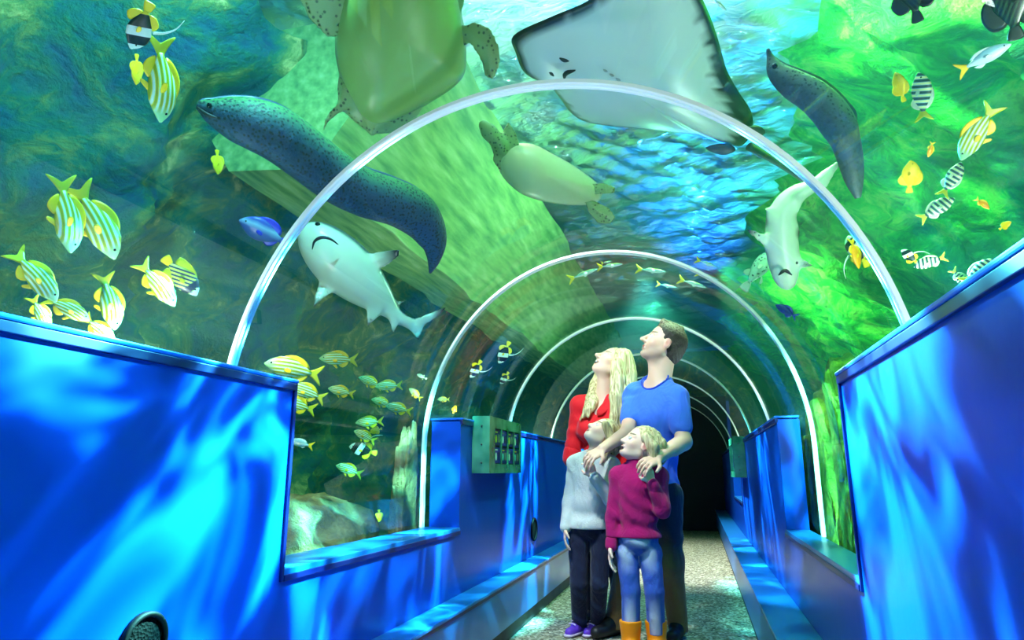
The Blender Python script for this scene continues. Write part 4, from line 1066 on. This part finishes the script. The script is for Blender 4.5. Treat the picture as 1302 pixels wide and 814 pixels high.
def torso(f, e=0., sh=1.0):
    f.ell(chest, (.118*sh+e, .165*sh+e, .17+e), TA, .05); f.ell(belly, (.112+e, .148+e, .17+e), TA, .05); f.ell(pel, (.115+e, .155+e, .12+e), TA, .05)
    f.cap(Ls-lat*.03, Rs+lat*.03, .062+e, None, .05); f.cap(Ls-lat*.03, neck+UPZ*.01, .05+e, .048+e, .04); f.cap(Rs+lat*.03, neck+UPZ*.01, .05+e, .048+e, .04)
f = Field(); torso(f)
f.cap(neck-UPZ*.04, hd.p(-.03, 0, -.03), .062, .062, .03); f.cap(neck, hd.p(.02, 0, -.06), .055, .05, .03)
hd.build(f)
f.chain([Ls, Le, Lw], [.052, .043, .029], .02); f.cap(Le, Le+(Lw-Le)*.4, .043, .042, .02)
f.chain([Rs, Re, Rw], [.052, .043, .029], .02)
hand(f, Lw, Pm(816, 590, YM-.53)-Lw, UPZ*-.7+FWD*.5, -RIGHT*.2+FWD*-.6+UPZ*.1, 1.05, .55)
hand(f, Rw, Pm(750, 581, YM-.37)-Rw, UPZ*-.7+FWD*.4, -FWD*.8+UPZ*.2, 1.05, .5)
Lh, Rh = Pm(846, 632, YM-.05), Pm(815, 632, YM+.06)
Lk, Rk = Pm(853, 716, YM-.05), Pm(797, 716, YM+.10)
Lf0 = at_z(863, 811, 0); Rf0 = at_z(781, 808, 0)
La, Ra = Lf0+UPZ*.08, Rf0+UPZ*.08
f.chain([Lh, Lk, La], [.07, .05, .04], .03); f.chain([Rh, Rk, Ra], [.07, .05, .04], .03)
body = field_obj('body', f, .005, M_SKIN, man); vcol(body, lambda co, no: hd.hue(co, SKIN*.96, .5)); hd.eyes(man)
f = Field(); torso(f, .014, 1.02)
Lse, Rse = Ls+(Le-Ls)*.66, Rs+(Re-Rs)*.66
f.cap(Ls, Lse, .070, .064, .03); f.cap(Rs, Rse, .070, .062, .03)
f.ell(hd.p(-.02, 0, -.1)*.3+neck*.7+g*.045+UPZ*.0, (.075, .085, .10), TA, .01, sub=True)
f.cut(pel-UPZ*.085, -UPZ)
SLv = unit(Le-Ls)
def fold(co): return .0035*np.sin(co[:, 2]*70+co[:, 0]*40+3*np.sin(co[:, 1]*25))*np.clip(np.sin(co[:, 2]*9+co[:, 1]*14+1), 0, 1)
M_TEE = cloth('tee_blue', False, srgb(62, 112, 236), .8, 9, .8)
o = field_obj('t_shirt', f, .006, M_TEE, man, fold)
# rolled neckline
nc = hd.p(-.02, 0, -.1)*.3+neck*.7+g*.045
f = Field(); torso(f, .021, 1.02); f.cut(neck-UPZ*.16, -UPZ); f.inside(nc, (.084, .094, .109), TA); f.ell(nc, (.074, .084, .099), TA, 0, sub=True)
field_obj('collar', f, .0045, cloth('tee_collar', False, srgb(34, 72, 196), .8, 30, .3), man)
hem = field_obj('waistband', Field().ell(pel-UPZ*.08, (.128, .166, .022), TA, 0), .006, M_TEE, man)
f = Field(); f.ell(pel-UPZ*.03, (.121, .160, .10), TA, .04)
f.chain([Lh, Lk, La-UPZ*.03], [.098, .068, .056], .04); f.chain([Rh, Rk, Ra-UPZ*.03], [.098, .068, .056], .04)
f.cap(Lh+lat*-.02, Rh+lat*.02, .10, None, .04); f.cut((0, 0, .035), -UPZ)
def legfold(co): return .004*np.sin(co[:, 2]*60+co[:, 0]*30)*np.clip(np.sin(co[:, 2]*11+2), 0, 1)
o = field_obj('jeans', f, .0065, cloth('jeans_dark', True, rough=.85, scale=16, b=.5, fine=200), man, legfold)
vcol(o, lambda co, no: lerp(srgb(150, 112, 74), srgb(24, 34, 68), (co[:, 2]-.30+.06*np.sin(co[:, 0]*40))/.28))
M_SHOE = plain('black_shoe', srgb(20, 20, 26), .5)
for a_, tw in ((La, -RIGHT*.4-FWD*.8), (Ra, -RIGHT*.7-FWD*.6)):
    f = Field(); put_shoe(f, a_, a_+tw, 1.15); field_obj('shoe', f, .005, M_SHOE, man)
f = Field(); k = hd.k; A = np.array([hd.x, hd.y, hd.z])
f.ell(hd.p(-.020, 0, .040), np.array([.104, .083, .094])*k, A, .02); f.ell(hd.p(-.055, 0, -.02), np.array([.066, .070, .075])*k, A, .03)
f.cap(hd.p(.052, 0, .116), hd.p(-.05, 0, .128), .022*k, .020*k, .02); 
f.ell(hd.p(.105, 0, -.005), np.array([.098, .12, .085])*k, A, .012, sub=True)
for y in (-1, 1): f.ell(hd.p(.012, y*.095, -.03), np.array([.040, .035, .050])*k, A, .01, sub=True)
f.cut(hd.p(-.06, 0, -.075), -hd.z)
def tuft(co): return .003*np.sin(co[:, 0]*170)*np.sin(co[:, 2]*150+co[:, 1]*160)
q = N('hair_brown'); v = q.coord(); nz = q.n('TexNoise', Vector=v, Scale=130., Detail=3.).outputs['Fac']
cm = q.mix(q.ramp(nz, [(.35, (0, 0, 0)), (.65, (1, 1, 1))]), q.attr('hue'), srgb(44, 34, 28))
M_HAIRM = q.done(q.bsdf(cm, .55, q.bump(nz, .6, .01)))
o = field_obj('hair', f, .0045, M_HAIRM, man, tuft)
vcol(o, lambda co, no: lerp(srgb(40, 32, 28), srgb(176, 156, 128), (hd.loc(co)[:, 2]-.06)/.05))  # paler crown: light from above painted into the hair colour
# -------------------------------------------------------------- the woman
YW = 4.27
wom = empty('person', (Pm(765, 800, YW)[0], YW, 0))
tag(wom, 'smiling woman in a red shirt with long blond hair, standing behind the child in grey', 'person')
g = unit(-RIGHT*.55-FWD*.83); lat = np.cross(UPZ, g); TA = np.array([g, lat, UPZ])
hw = Head(Pm(777, 464, YW), -RIGHT*math.cos(.72)*.92+UPZ*math.sin(.72)-FWD*.32, UPZ, 1.02, woman=True, open_=.006)
Ls, Rs = Pm(792, 522, YW-.04), Pm(738, 516, YW+.02)
Re, Rw = Pm(727, 580, YW+.0), Pm(733, 636, YW-.10); Le, Lw = Pm(797, 585, YW), Pm(796, 636, YW-.04)
neck = Pm(767, 506, YW+.01); chest = Pm(765, 545, YW); belly = Pm(764, 590, YW); pel = Pm(764, 640, YW)
def torso_w(f, e=0.):
    f.ell(chest, (.10+e, .132+e, .15+e), TA, .05); f.ell(belly, (.09+e, .112+e, .15+e), TA, .05); f.ell(pel, (.108+e, .145+e, .13+e), TA, .05)
    for s in (-1, 1): f.ell(chest+g*.07+lat*s*.062-UPZ*.01, np.array([.062, .062, .065])+e, TA, .03)
    f.cap(Ls, Rs, .048+e, None, .05); f.cap(Ls, neck, .04+e, .042+e, .04); f.cap(Rs, neck, .04+e, .042+e, .04)
f = Field(); torso_w(f)
f.cap(neck-UPZ*.04, hw.p(-.03, 0, -.03), .050, .048, .03); f.cap(neck, hw.p(.02, 0, -.06), .044, .04, .03)
hw.build(f)
f.chain([Rs, Re, Rw], [.042, .035, .024], .02); f.chain([Ls, Le, Lw], [.042, .035, .024], .02)
hand(f, Rw, -UPZ+g*.2, lat, g, .92, .35); hand(f, Lw, -UPZ+g*.2, -lat, g, .92, .35)
WL, WR = [Pm(x, 655, YW) for x in (785, 748)]
wfl, wfr = at_z(790, 789, 0), at_z(752, 789, 0)
WKl, WKr = (WL+wfl)/2+g*.02, (WR+wfr)/2+g*.02
f.chain([WL, WKl, wfl+UPZ*.07], [.06, .045, .035], .03); f.chain([WR, WKr, wfr+UPZ*.07], [.06, .045, .035], .03)
body = field_obj('body', f, .005, M_SKIN, wom); vcol(body, lambda co, no: hw.hue(co, SKIN)); hw.eyes(wom)
o = tube_part('teeth', [hw.p(.0885, -.014, -.0585), hw.p(.0935, 0, -.0585), hw.p(.0885, .014, -.0585)], .0042, plain('teeth_white', srgb(250, 250, 246), .3), wom)
f = Field(); torso_w(f, .013); f.cap(Rs, Rs+(Re-Rs)*1.02, .060, .052, .03); f.cap(Ls, Ls+(Le-Ls)*1.02, .060, .052, .03)
tipV = chest+g*.11+UPZ*.055
f.cap(neck+g*.06+UPZ*.05, tipV, .060, .012, .008, sub=True); f.ell(neck+UPZ*.03, (.062, .064, .07), TA, .008, sub=True)
f.cut(pel-UPZ*.10, -UPZ)
M_RED = cloth('shirt_red', False, srgb(226, 16, 34), .7, 13, .45)
field_obj('shirt', f, .006, M_RED, wom, fold)
for a_, b_ in ((Rs, Re), (Ls, Le)):
    e_ = a_+(b_-a_)*.98; d = unit(b_-a_); f = Field(); f.cap(e_-d*.018, e_+d*.022, .058, .057, .01); field_obj('rolled_cuff', f, .005, M_RED, wom)
for s in (-1, 1):
    cp = [neck+UPZ*.045+lat*s*.066-g*.03, neck+lat*s*.075+g*.02+UPZ*.022, tipV+lat*s*.022+UPZ*.05, tipV+lat*s*.055+UPZ*.015, neck+lat*s*.105+g*.035-UPZ*.03, neck+lat*s*.095-g*.02]
    V, F = pillow(cp, .012, rings=4, sub=3); o = mesh_obj('collar', V, F, M_RED); adopt(wom, o)
f = Field(); f.ell(pel-UPZ*.05, (.115, .152, .13), TA, .04); f.chain([WL, WKl, wfl+UPZ*.05], [.085, .06, .05], .04); f.chain([WR, WKr, wfr+UPZ*.05], [.085, .06, .05], .04); f.cut((0, 0, .04), -UPZ)
field_obj('trousers', f, .008, cloth('trousers_navy', False, srgb(20, 22, 44), .8, 14, .4), wom)
for a_ in (wfl, wfr): f = Field(); put_shoe(f, a_, a_+g, .95); field_obj('shoe', f, .006, M_SHOE, wom)
M_BLOND = hair_mat('hair_blond', srgb(150, 122, 70), srgb(248, 236, 186))
f = Field(); A = np.array([hw.x, hw.y, hw.z]); k = hw.k
f.ell(hw.p(-.026, 0, .038), np.array([.108, .088, .096])*k, A, .02); f.ell(hw.p(-.06, 0, -.02), np.array([.07, .08, .08])*k, A, .03)
f.ell(hw.p(.112, 0, -.012), np.array([.108, .13, .096])*k, A, .012, sub=True)
for y in (-1, 1): f.ell(hw.p(.012, y*.10, -.045), np.array([.034, .03, .04])*k, A, .01, sub=True)
def lock(pts, r): f.chain([Pm(x, y_, d) for x, y_, d in pts], [q_/205 for q_ in r], .012)
lock([(792, 456, YW-.02), (797, 476, YW-.02), (796, 500, YW-.06), (790, 525, YW-.10), (781, 548, YW-.13), (774, 562, YW-.14)], [14, 13, 12, 11, 8, 3])
lock([(786, 462, YW-.08), (787, 482, YW-.09), (784, 505, YW-.12), (782, 530, YW-.14), (777, 552, YW-.15)], [8, 9, 8, 7, 3])
lock([(801, 468, YW+.02), (803, 490, YW), (799, 514, YW-.05), (793, 540, YW-.09), (786, 560, YW-.12)], [8, 8, 8, 6, 2])
lock([(781, 462, YW-.09), (780, 482, YW-.10), (778, 505, YW-.13), (780, 532, YW-.15)], [4, 4, 4, 2])
lock([(764, 478, YW+.07), (757, 490, YW+.05), (752, 506, YW-.03), (746, 522, YW-.10), (738, 534, YW-.11)], [9, 8, 7, 5, 1.5])
lock([(766, 484, YW+.06), (760, 498, YW+.02), (755, 514, YW-.07), (747, 530, YW-.12)], [6, 6, 5, 2])
def strand(co): return .0016*np.sin(co[:, 0]*210+1.2*np.sin(co[:, 2]*9))+.0012*np.sin(co[:, 1]*190+co[:, 0]*60)
field_obj('hair', f, .005, M_BLOND, wom, strand)
ball_part('earring', Pm(779, 490, YW-.115), .012, plain('orange_bead', srgb(236, 120, 20), .3), wom)
# -------------------------------------------------------------- children
def child(label, Y, g, head, neck_, chest_, bel_, pel_, sh, el, wr, hands, hips, knees, feet, top_m, leg_m, leg_hue, cuffk, shoes, hair, hem, turtle=False, kk=.72, sleeve_e=.012, sleeve_r=1.):
    lat = np.cross(UPZ, g); TA = np.array([g, lat, UPZ]); r = empty('person', (pel_[0], pel_[1], 0)); tag(r, label, 'person')
    def tor(f, e=0.):
        f.ell(chest_, (.082+e, .108+e, .12+e), TA, .04); f.ell(bel_, (.08+e, .098+e, .11+e), TA, .04); f.ell(pel_, (.080+e*1.9, .100+e*1.9, .06+e*2), TA, .03)
        for s in sh: f.cap(s, neck_, .036+e, .034+e, .03)
        f.cap(sh[0], sh[1], .038+e, None, .03)
    f = Field(); tor(f)
    f.cap(neck_-UPZ*.03, head.p(-.03, 0, -.03), .040, .042, .02); f.cap(neck_, head.p(.02, 0, -.05), .036, .034, .02); head.build(f)
    for i in (0, 1):
        f.chain([sh[i], el[i], wr[i]], [.034, .028, .020], .02); hand(f, wr[i], *hands[i])
        f.chain([hips[i], knees[i], feet[i]+UPZ*.06], [.05, .04, .032], .02)
    b = field_obj('body', f, .0045, M_SKIN, r); vcol(b, lambda co, no: head.hue(co, np.array(srgb(240, 202, 184)))); head.eyes(r)
    f = Field(); tor(f, sleeve_e)
    for i in (0, 1): f.chain([sh[i], el[i], wr[i]-unit(wr[i]-el[i])*.012], [.047*sleeve_r, .041*sleeve_r, .031*sleeve_r], .022)
    if turtle: f.cap(neck_-UPZ*.01, neck_+(head.p(0, 0, -.07)-neck_)*.6, .052, .050, .012)
    else: f.ell(neck_+UPZ*.03+g*.01, (.054, .056, .05), TA, .006, sub=True)
    f.cut((0, 0, hem), -UPZ)
    field_obj('sweater', f, .005, top_m, r, lambda co: .8*fold(co))
    f = Field()
    for i, w in ((0, wr[0]-unit(wr[0]-el[0])*.02), (1, wr[1]-unit(wr[1]-el[1])*.02)):
        d = unit(wr[i]-el[i]); f = Field(); f.cap(w-d*.012, w+d*.012, .033*sleeve_r, .032*sleeve_r, 0); field_obj('cuff', f, .004, top_m, r)
    f = Field(); f.ell(pel_-UPZ*.005, (.092, .110, .085), TA, .02)
    for i in (0, 1): f.chain([hips[i], knees[i], feet[i]+UPZ*.05], [.062, .049, .044], .012)
    f.cut((0, 0, cuffk), -UPZ)
    o = field_obj('jeans', f, .0055, leg_m, r, lambda co: legfold(co)); vcol(o, leg_hue)
    shoes(r, feet, g); hair(r, head); return r
def blond_child(locks, mat, cutc=.1):
    def fn(r, h):
        f = Field(); A = np.array([h.x, h.y, h.z]); k = h.k
        f.ell(h.p(-.024, 0, .038), np.array([.107, .086, .094])*k, A, .02); f.ell(h.p(-.055, 0, -.015), np.array([.068, .076, .074])*k, A, .03)
        f.ell(h.p(.112, 0, -.014), np.array([.104, .13, .094])*k, A, .01, sub=True)
        for y in (-1, 1): f.ell(h.p(.012, y*.10, -.04), np.array([.032, .03, .036])*k, A, .008, sub=True)
        for pts, rr in locks: f.chain([Pm(*p) for p in pts], [q_/215 for q_ in rr], .01)
        field_obj('hair', f, .0045, mat, r, lambda co: .7*strand(co))
    return fn
# child in grey
YA = 3.93
gA = unit(-RIGHT*.35-FWD*.93); latA = np.cross(UPZ, gA)
hA = Head(Pm(766, 553, YA), -RIGHT*math.cos(.85)*.97+UPZ*math.sin(.85)-FWD*.22, UPZ, .88, child=True)
fa = [at_z(760, 806, 0), at_z(737, 806, 0)]
def sneakers(r, feet, g):
    m = plain('sneaker_purple', srgb(110, 60, 210), .5); ms = plain('sneaker_sole', srgb(220, 200, 236), .5)
    for a_ in feet:
        d = unit(g-RIGHT*.35); f = Field(); put_shoe(f, a_+UPZ*.03, a_+d, .86); o = field_obj('shoe', f, .0045, m, r)
        f = Field(); b = a_*np.array([1, 1, 0]); f.cap(b-d*.028+UPZ*.012, b+d*.115+UPZ*.012, .036, .031, 0, flat=UPZ, amt=.35); f.cut(b+UPZ*.001, -UPZ); s_ = field_obj('sole', f, .0045, ms, None); adopt(o, s_) if False else None
        s_.parent = o; s_.matrix_parent_inverse = (r.matrix_basis @ o.matrix_parent_inverse).inverted() if False else Matrix.Identity(4)
        for j in range(3):
            p0 = b+d*(.035+.022*j)+UPZ*(.092-.012*j); sd = np.cross(UPZ, d); pts = catmull([p0-sd*.022-UPZ*.006, p0, p0+sd*.022-UPZ*.006], 4)
            V, F = loft(pts, [.0035]*len(pts), [.0035]*len(pts), (0, 0, 1), 6); l_ = mesh_obj('lace', V, F, ms); l_.parent = o
child('child in a pale grey sweater and dark jeans with purple sneakers, face tilted up', YA, gA, hA, Pm(757, 577, YA), Pm(752, 606, YA), Pm(749, 638, YA), Pm(748, 668, YA),
      [Pm(776, 592, YA-.03), Pm(733, 590, YA+.02)], [Pm(777, 634, YA-.10), Pm(725, 640, YA)], [Pm(755, 606, YA-.18), Pm(719, 672, YA-.06)],
      [(Pm(748, 588, YA-.20)-Pm(755, 606, YA-.18), FWD*.9-RIGHT*.2, -RIGHT*.9, .78, .85), (-UPZ+gA*.15-RIGHT*.05, RIGHT, gA, .78, .4)],
      [Pm(764, 682, YA), Pm(736, 682, YA)], [Pm(762, 742, YA-.03), Pm(736, 742, YA-.03)], fa,
      cloth('sweater_grey', False, srgb(214, 220, 222), .9, 15, .5, 260), cloth('jeans_navy', True, rough=.85, scale=18, b=.5, fine=240),
      lambda co, no: lerp(srgb(26, 32, 62), srgb(56, 74, 116), np.clip(np.sin(co[:, 2]*38+co[:, 0]*30)-.55, 0, 1)*np.clip((.45-co[:, 2])/.3, 0, 1)), .035, sneakers,
      blond_child([([(778, 545, YA), (784, 556, YA+.02), (782, 570, YA+.03), (776, 586, YA+.02)], [9, 8, 7, 3]), ([(770, 540, YA-.06), (776, 556, YA-.06), (773, 572, YA-.06), (766, 588, YA-.09)], [5, 6, 5, 2])], hair_mat('hair_sand', srgb(120, 96, 60), srgb(220, 200, 150))),
      at_y(748, 672, YA)[2], sleeve_r=1.08)
# child in magenta
YB = 3.70
gB = unit(-RIGHT*.30-FWD*.95); latB = np.cross(UPZ, gB)
hB = Head(Pm(814, 567, YB), -RIGHT*math.cos(.52)*.98+UPZ*math.sin(.52)-FWD*.12, UPZ, .93, child=True, open_=.012)
bz = [at_z(836, 834, 0), at_z(803, 834, 0)]
def boots(r, feet, g):
    m = plain('boot_orange', srgb(255, 150, 10), .35); md = plain('boot_sole', srgb(60, 40, 20), .6)
    for a_ in feet:
        b = a_*np.array([1, 1, 0]); d = unit(g+RIGHT*.1); f = Field(); f.cap(b+UPZ*.05, b+UPZ*.17, .044, .058, .01); f.cap(b-d*.02+UPZ*.042, b+d*.105+UPZ*.036, .040, .035, .03); f.cut(b+UPZ*.004, -UPZ); f.cut(b+UPZ*.168, UPZ)
        o = field_obj('boot', f, .005, m, r); f = Field(); f.cap(b-d*.022+UPZ*.010, b+d*.108+UPZ*.010, .042, .037, 0, flat=UPZ, amt=.25); s_ = field_obj('sole', f, .005, md); s_.parent = o
child('child in a magenta sweater, faded blue jeans and orange boots, in front of the man', YB, gB, hB, Pm(812, 592, YB), Pm(812, 622, YB), Pm(811, 652, YB), Pm(811, 684, YB),
      [Pm(837, 606, YB-.02), Pm(787, 606, YB+.02)], [Pm(842, 648, YB-.08), Pm(780, 656, YB)], [Pm(829, 614, YB-.12), Pm(777, 696, YB-.05)],
      [(Pm(823, 597, YB-.13)-Pm(829, 614, YB-.12), FWD*.9-RIGHT*.2, -RIGHT, .80, .8), (-UPZ+gB*.25-RIGHT*.05, RIGHT*.8-FWD*.3, gB, .82, .35)],
      [Pm(826, 700, YB), Pm(797, 700, YB)], [Pm(832, 752, YB-.03), Pm(802, 752, YB-.03)], bz,
      cloth('sweater_magenta', False, srgb(172, 8, 98), .9, 15, .5, 260), cloth('jeans_faded', True, rough=.85, scale=17, b=.55, fine=240),
      lambda co, no: lerp(srgb(52, 90, 190), srgb(196, 212, 236), np.clip(no@unit(gB)-.72, 0, 1)*3.2*np.clip(np.sin(co[:, 2]*16-.8)*.6+.5, 0, 1)), .10, boots,
      blond_child([([(828, 556, YB), (838, 566, YB), (840, 580, YB+.02), (836, 594, YB+.03)], [9, 9, 8, 4]), ([(822, 556, YB-.07), (830, 568, YB-.08), (832, 582, YB-.07), (828, 596, YB-.03)], [6, 7, 6, 3])], hair_mat('hair_light', srgb(140, 112, 70), srgb(238, 222, 176))),
      at_y(811, 683, YB)[2], turtle=True)
# ================================================================== things on the walls
q = N('case_green'); M_CASE = q.done(q.bsdf(q.ramp(q.noise(9, 2), [(.3, srgb(40, 128, 96)), (.7, srgb(96, 180, 140))]), .25, Metallic=.35))
M_CASED = plain('case_dark_back', srgb(20, 44, 60), .5)
M_CARD = [plain('card_blue', srgb(24, 50, 170), .5), plain('card_navy', srgb(16, 28, 110), .5)]
M_PR = [plain('print_white', srgb(226, 244, 240), .5), plain('print_yellow', srgb(220, 220, 40), .5), plain('print_cyan', srgb(90, 220, 230), .5), plain('print_grey', srgb(120, 130, 120), .5)]
q = N('case_pane'); t_ = q.n('BsdfTransparent', Color=(.86, 1, .94)).outputs[0]; g_ = q.n('BsdfGlossy', Color=(1, 1, 1), Roughness=.02).outputs[0]
mx = q.n('MixShader', Fac=.06); q.set(mx, 'i1', t_); q.set(mx, 'i2', g_); M_PANE = q.done(mx.outputs[0])
M_SCREW = plain('screw_steel', srgb(60, 74, 70), .3, Metallic=.8)
def display_case(face, s, y0, y1, z0, z1, dep, label):
    """s: +1 opens towards +x"""
    r = empty('display_case', (face, (y0+y1)/2, z0)); tag(r, label, 'display case', 'display cases on the corridor walls')
    X = lambda a: face+s*a
    def bx(bm, a0, a1, ya, yb, za, zb, bev=0): box(bm, (min(X(a0), X(a1)), ya, za), (max(X(a0), X(a1)), yb, zb), bev)
    bm = bmesh.new()
    bx(bm, .001, dep, y0, y0+.012, z0, z1); bx(bm, .001, dep, y1-.012, y1, z0, z1); bx(bm, .001, dep, y0+.012, y1-.012, z1-.012, z1); bx(bm, .001, dep, y0+.012, y1-.012, z0, z0+.012)
    bx(bm, dep-.012, dep, y0+.012, y1-.012, z0+.012, z0+.05); bx(bm, dep-.012, dep, y0+.012, y1-.012, z1-.06, z1-.012); bx(bm, dep-.012, dep, y0+.012, y0+.10, z0+.05, z1-.06); bx(bm, dep-.012, dep, y1-.03, y1-.012, z0+.05, z1-.06)
    adopt(r, bm_obj('casing', bm, M_CASE))
    bm = bmesh.new(); bx(bm, .001, .012, y0+.012, y1-.012, z0+.012, z1-.012); adopt(r, bm_obj('back_board', bm, M_CASED))
    n, ya, yb = 4, y0+.10, y1-.03; w = (yb-ya)/n; za, zb = z0+.05, z1-.06
    for k in range(1, n):
        bm = bmesh.new(); bx(bm, dep-.014, dep+.001, ya+k*w-.006, ya+k*w+.006, za, zb); adopt(r, bm_obj('divider', bm, M_CASE))
    rs = random.Random(int(y0*10))
    for k in range(n):
        for j in range(2):
            c0, c1 = za+(zb-za)*j/2+.006, za+(zb-za)*(j+1)/2-.006; cy0, cy1 = ya+k*w+.012, ya+(k+1)*w-.012; h = c1-c0; ww = cy1-cy0
            bm = bmesh.new(); bx(bm, dep-.012, dep-.006, cy0, cy1, c0, c1); c = bm_obj('card', bm, M_CARD[(k+j) % 2]); adopt(r, c)
            for (u0, u1, v0, v1, m) in [(.1, .42, .12+.05*rs.random(), .66, M_PR[(0, 1, 2, 0)[(k*2+j) % 4]]), (.12, .5, .80, .88, M_PR[(0, 1, 3, 1)[(k+j) % 4]]), (.55, .92, .2, .7, M_PR[3] if (k+j) % 2 else M_CARD[1])]:
                bm = bmesh.new()
                bmesh.ops.create_uvsphere(bm, u_segments=14, v_segments=8, radius=.5) if m in (M_PR[0], M_PR[1], M_PR[2]) and v1-v0 > .2 else bmesh.ops.create_cube(bm, size=1)
                yc, zc = cy0+ww*(u0+u1)/2, c0+h*(v0+v1)/2
                for v in bm.verts: v.co = Vector((X(dep-.005)+v.co.x*.002, yc+v.co.y*ww*(u1-u0), zc+v.co.z*h*(v1-v0)))
                p = bm_obj('print', bm, m); p.parent = c; p.matrix_parent_inverse = (r.matrix_basis @ c.matrix_parent_inverse).inverted()
    bm = bmesh.new(); bx(bm, dep-.003, dep-.001, ya, yb, za, zb); adopt(r, bm_obj('pane', bm, M_PANE))
    for k in range(3):
        bm = bmesh.new(); bmesh.ops.create_uvsphere(bm, u_segments=10, v_segments=6, radius=.006)
        for v in bm.verts: v.co += Vector((X(dep*.55), y0-.001, z0+(z1-z0)*(.18+.32*k)))
        adopt(r, bm_obj('screw', bm, M_SCREW, smooth=True))
    return r
display_case(XL, 1, 3.46, 4.14, .90, 1.205, .10, 'green metal display case of blue cards on the wall beside the low niche')
display_case(XR, -1, 6.0, 6.68, .86, 1.20, .095, 'small far display case on the opposite wall near the dark end')
# round grilles
M_GRIM = plain('grille_rim', srgb(5, 6, 6), .6, Specular_IOR_Level=.2)
q = N('grille_mesh'); v = q.coord(); vo = q.n('TexVoronoi', Vector=v, Scale=150.).outputs['Distance']
M_GMESH = q.done(q.bsdf(q.ramp(vo, [(.2, srgb(3, 4, 4)), (.5, srgb(8, 10, 10))]), .8, q.bump(vo, .8, .004), Specular_IOR_Level=.08))
def grille(px, r, name, label, cat, cz=None):
    p = at_x(px[0], px[1], XL)
    if cz is not None: p[2] = cz
    root = empty(name, p); tag(root, label, cat)
    def disc(r0, r1, x0, x1, n=48):
        V, F = [], []
        prof = [(r0, x0), (r0, x1), ((r0+r1)/2, x1+.004), (r1, x1), (r1, x0)]
        for k in range(n):
            a = 2*PI*k/n
            V += [(p[0]+x, p[1]+rr*math.cos(a), p[2]+rr*math.sin(a)) for rr, x in prof]
        L = len(prof)
        for k in range(n):
            for j in range(L): F.append((k*L+j, k*L+(j+1) % L, ((k+1) % n)*L+(j+1) % L, ((k+1) % n)*L+j))
        return V, F
    o = mesh_obj('rim', *disc(r*.82, r, .001, .012), mat=M_GRIM); adopt(root, o)
    V, F = [], []; n = 40
    for i, (rr, x) in enumerate([(r*.83, .004), (r*.6, .010), (r*.3, .013)]):
        V += [(p[0]+x, p[1]+rr*math.cos(2*PI*k/n), p[2]+rr*math.sin(2*PI*k/n)) for k in range(n)]
        if i: F += [((i-1)*n+k, (i-1)*n+(k+1) % n, i*n+(k+1) % n, i*n+k) for k in range(n)]
    V.append((p[0]+.014, p[1], p[2])); F += [(2*n+k, 2*n+(k+1) % n, 3*n) for k in range(n)]
    o = mesh_obj('mesh_cover', V, F, M_GMESH); adopt(root, o)
    for k in range(4):
        bm = bmesh.new(); bmesh.ops.create_uvsphere(bm, u_segments=8, v_segments=6, radius=r*.035); a = PI/4+k*PI/2
        for v in bm.verts: v.co += Vector((p[0]+.014, p[1]+r*.91*math.cos(a), p[2]+r*.91*math.sin(a)))
        adopt(root, bm_obj('screw', bm, M_SCREW, smooth=True))
a, b, tp = at_x(152, 814, XL), at_x(208, 814, XL), at_x(186, 777, XL)
rg = (b[1]-a[1])/2*1.04
grille((180, 814), rg, 'wall_speaker', 'black round speaker grille low on the big blue panel at the bottom edge', 'speaker', tp[2]-rg)
a, b = at_x(678, 658, XL), at_x(678, 688, XL)
grille((678, 673), (a[2]-b[2])/2, 'wall_speaker', 'small round dark grille on the blue wall between display case and woman', 'speaker')
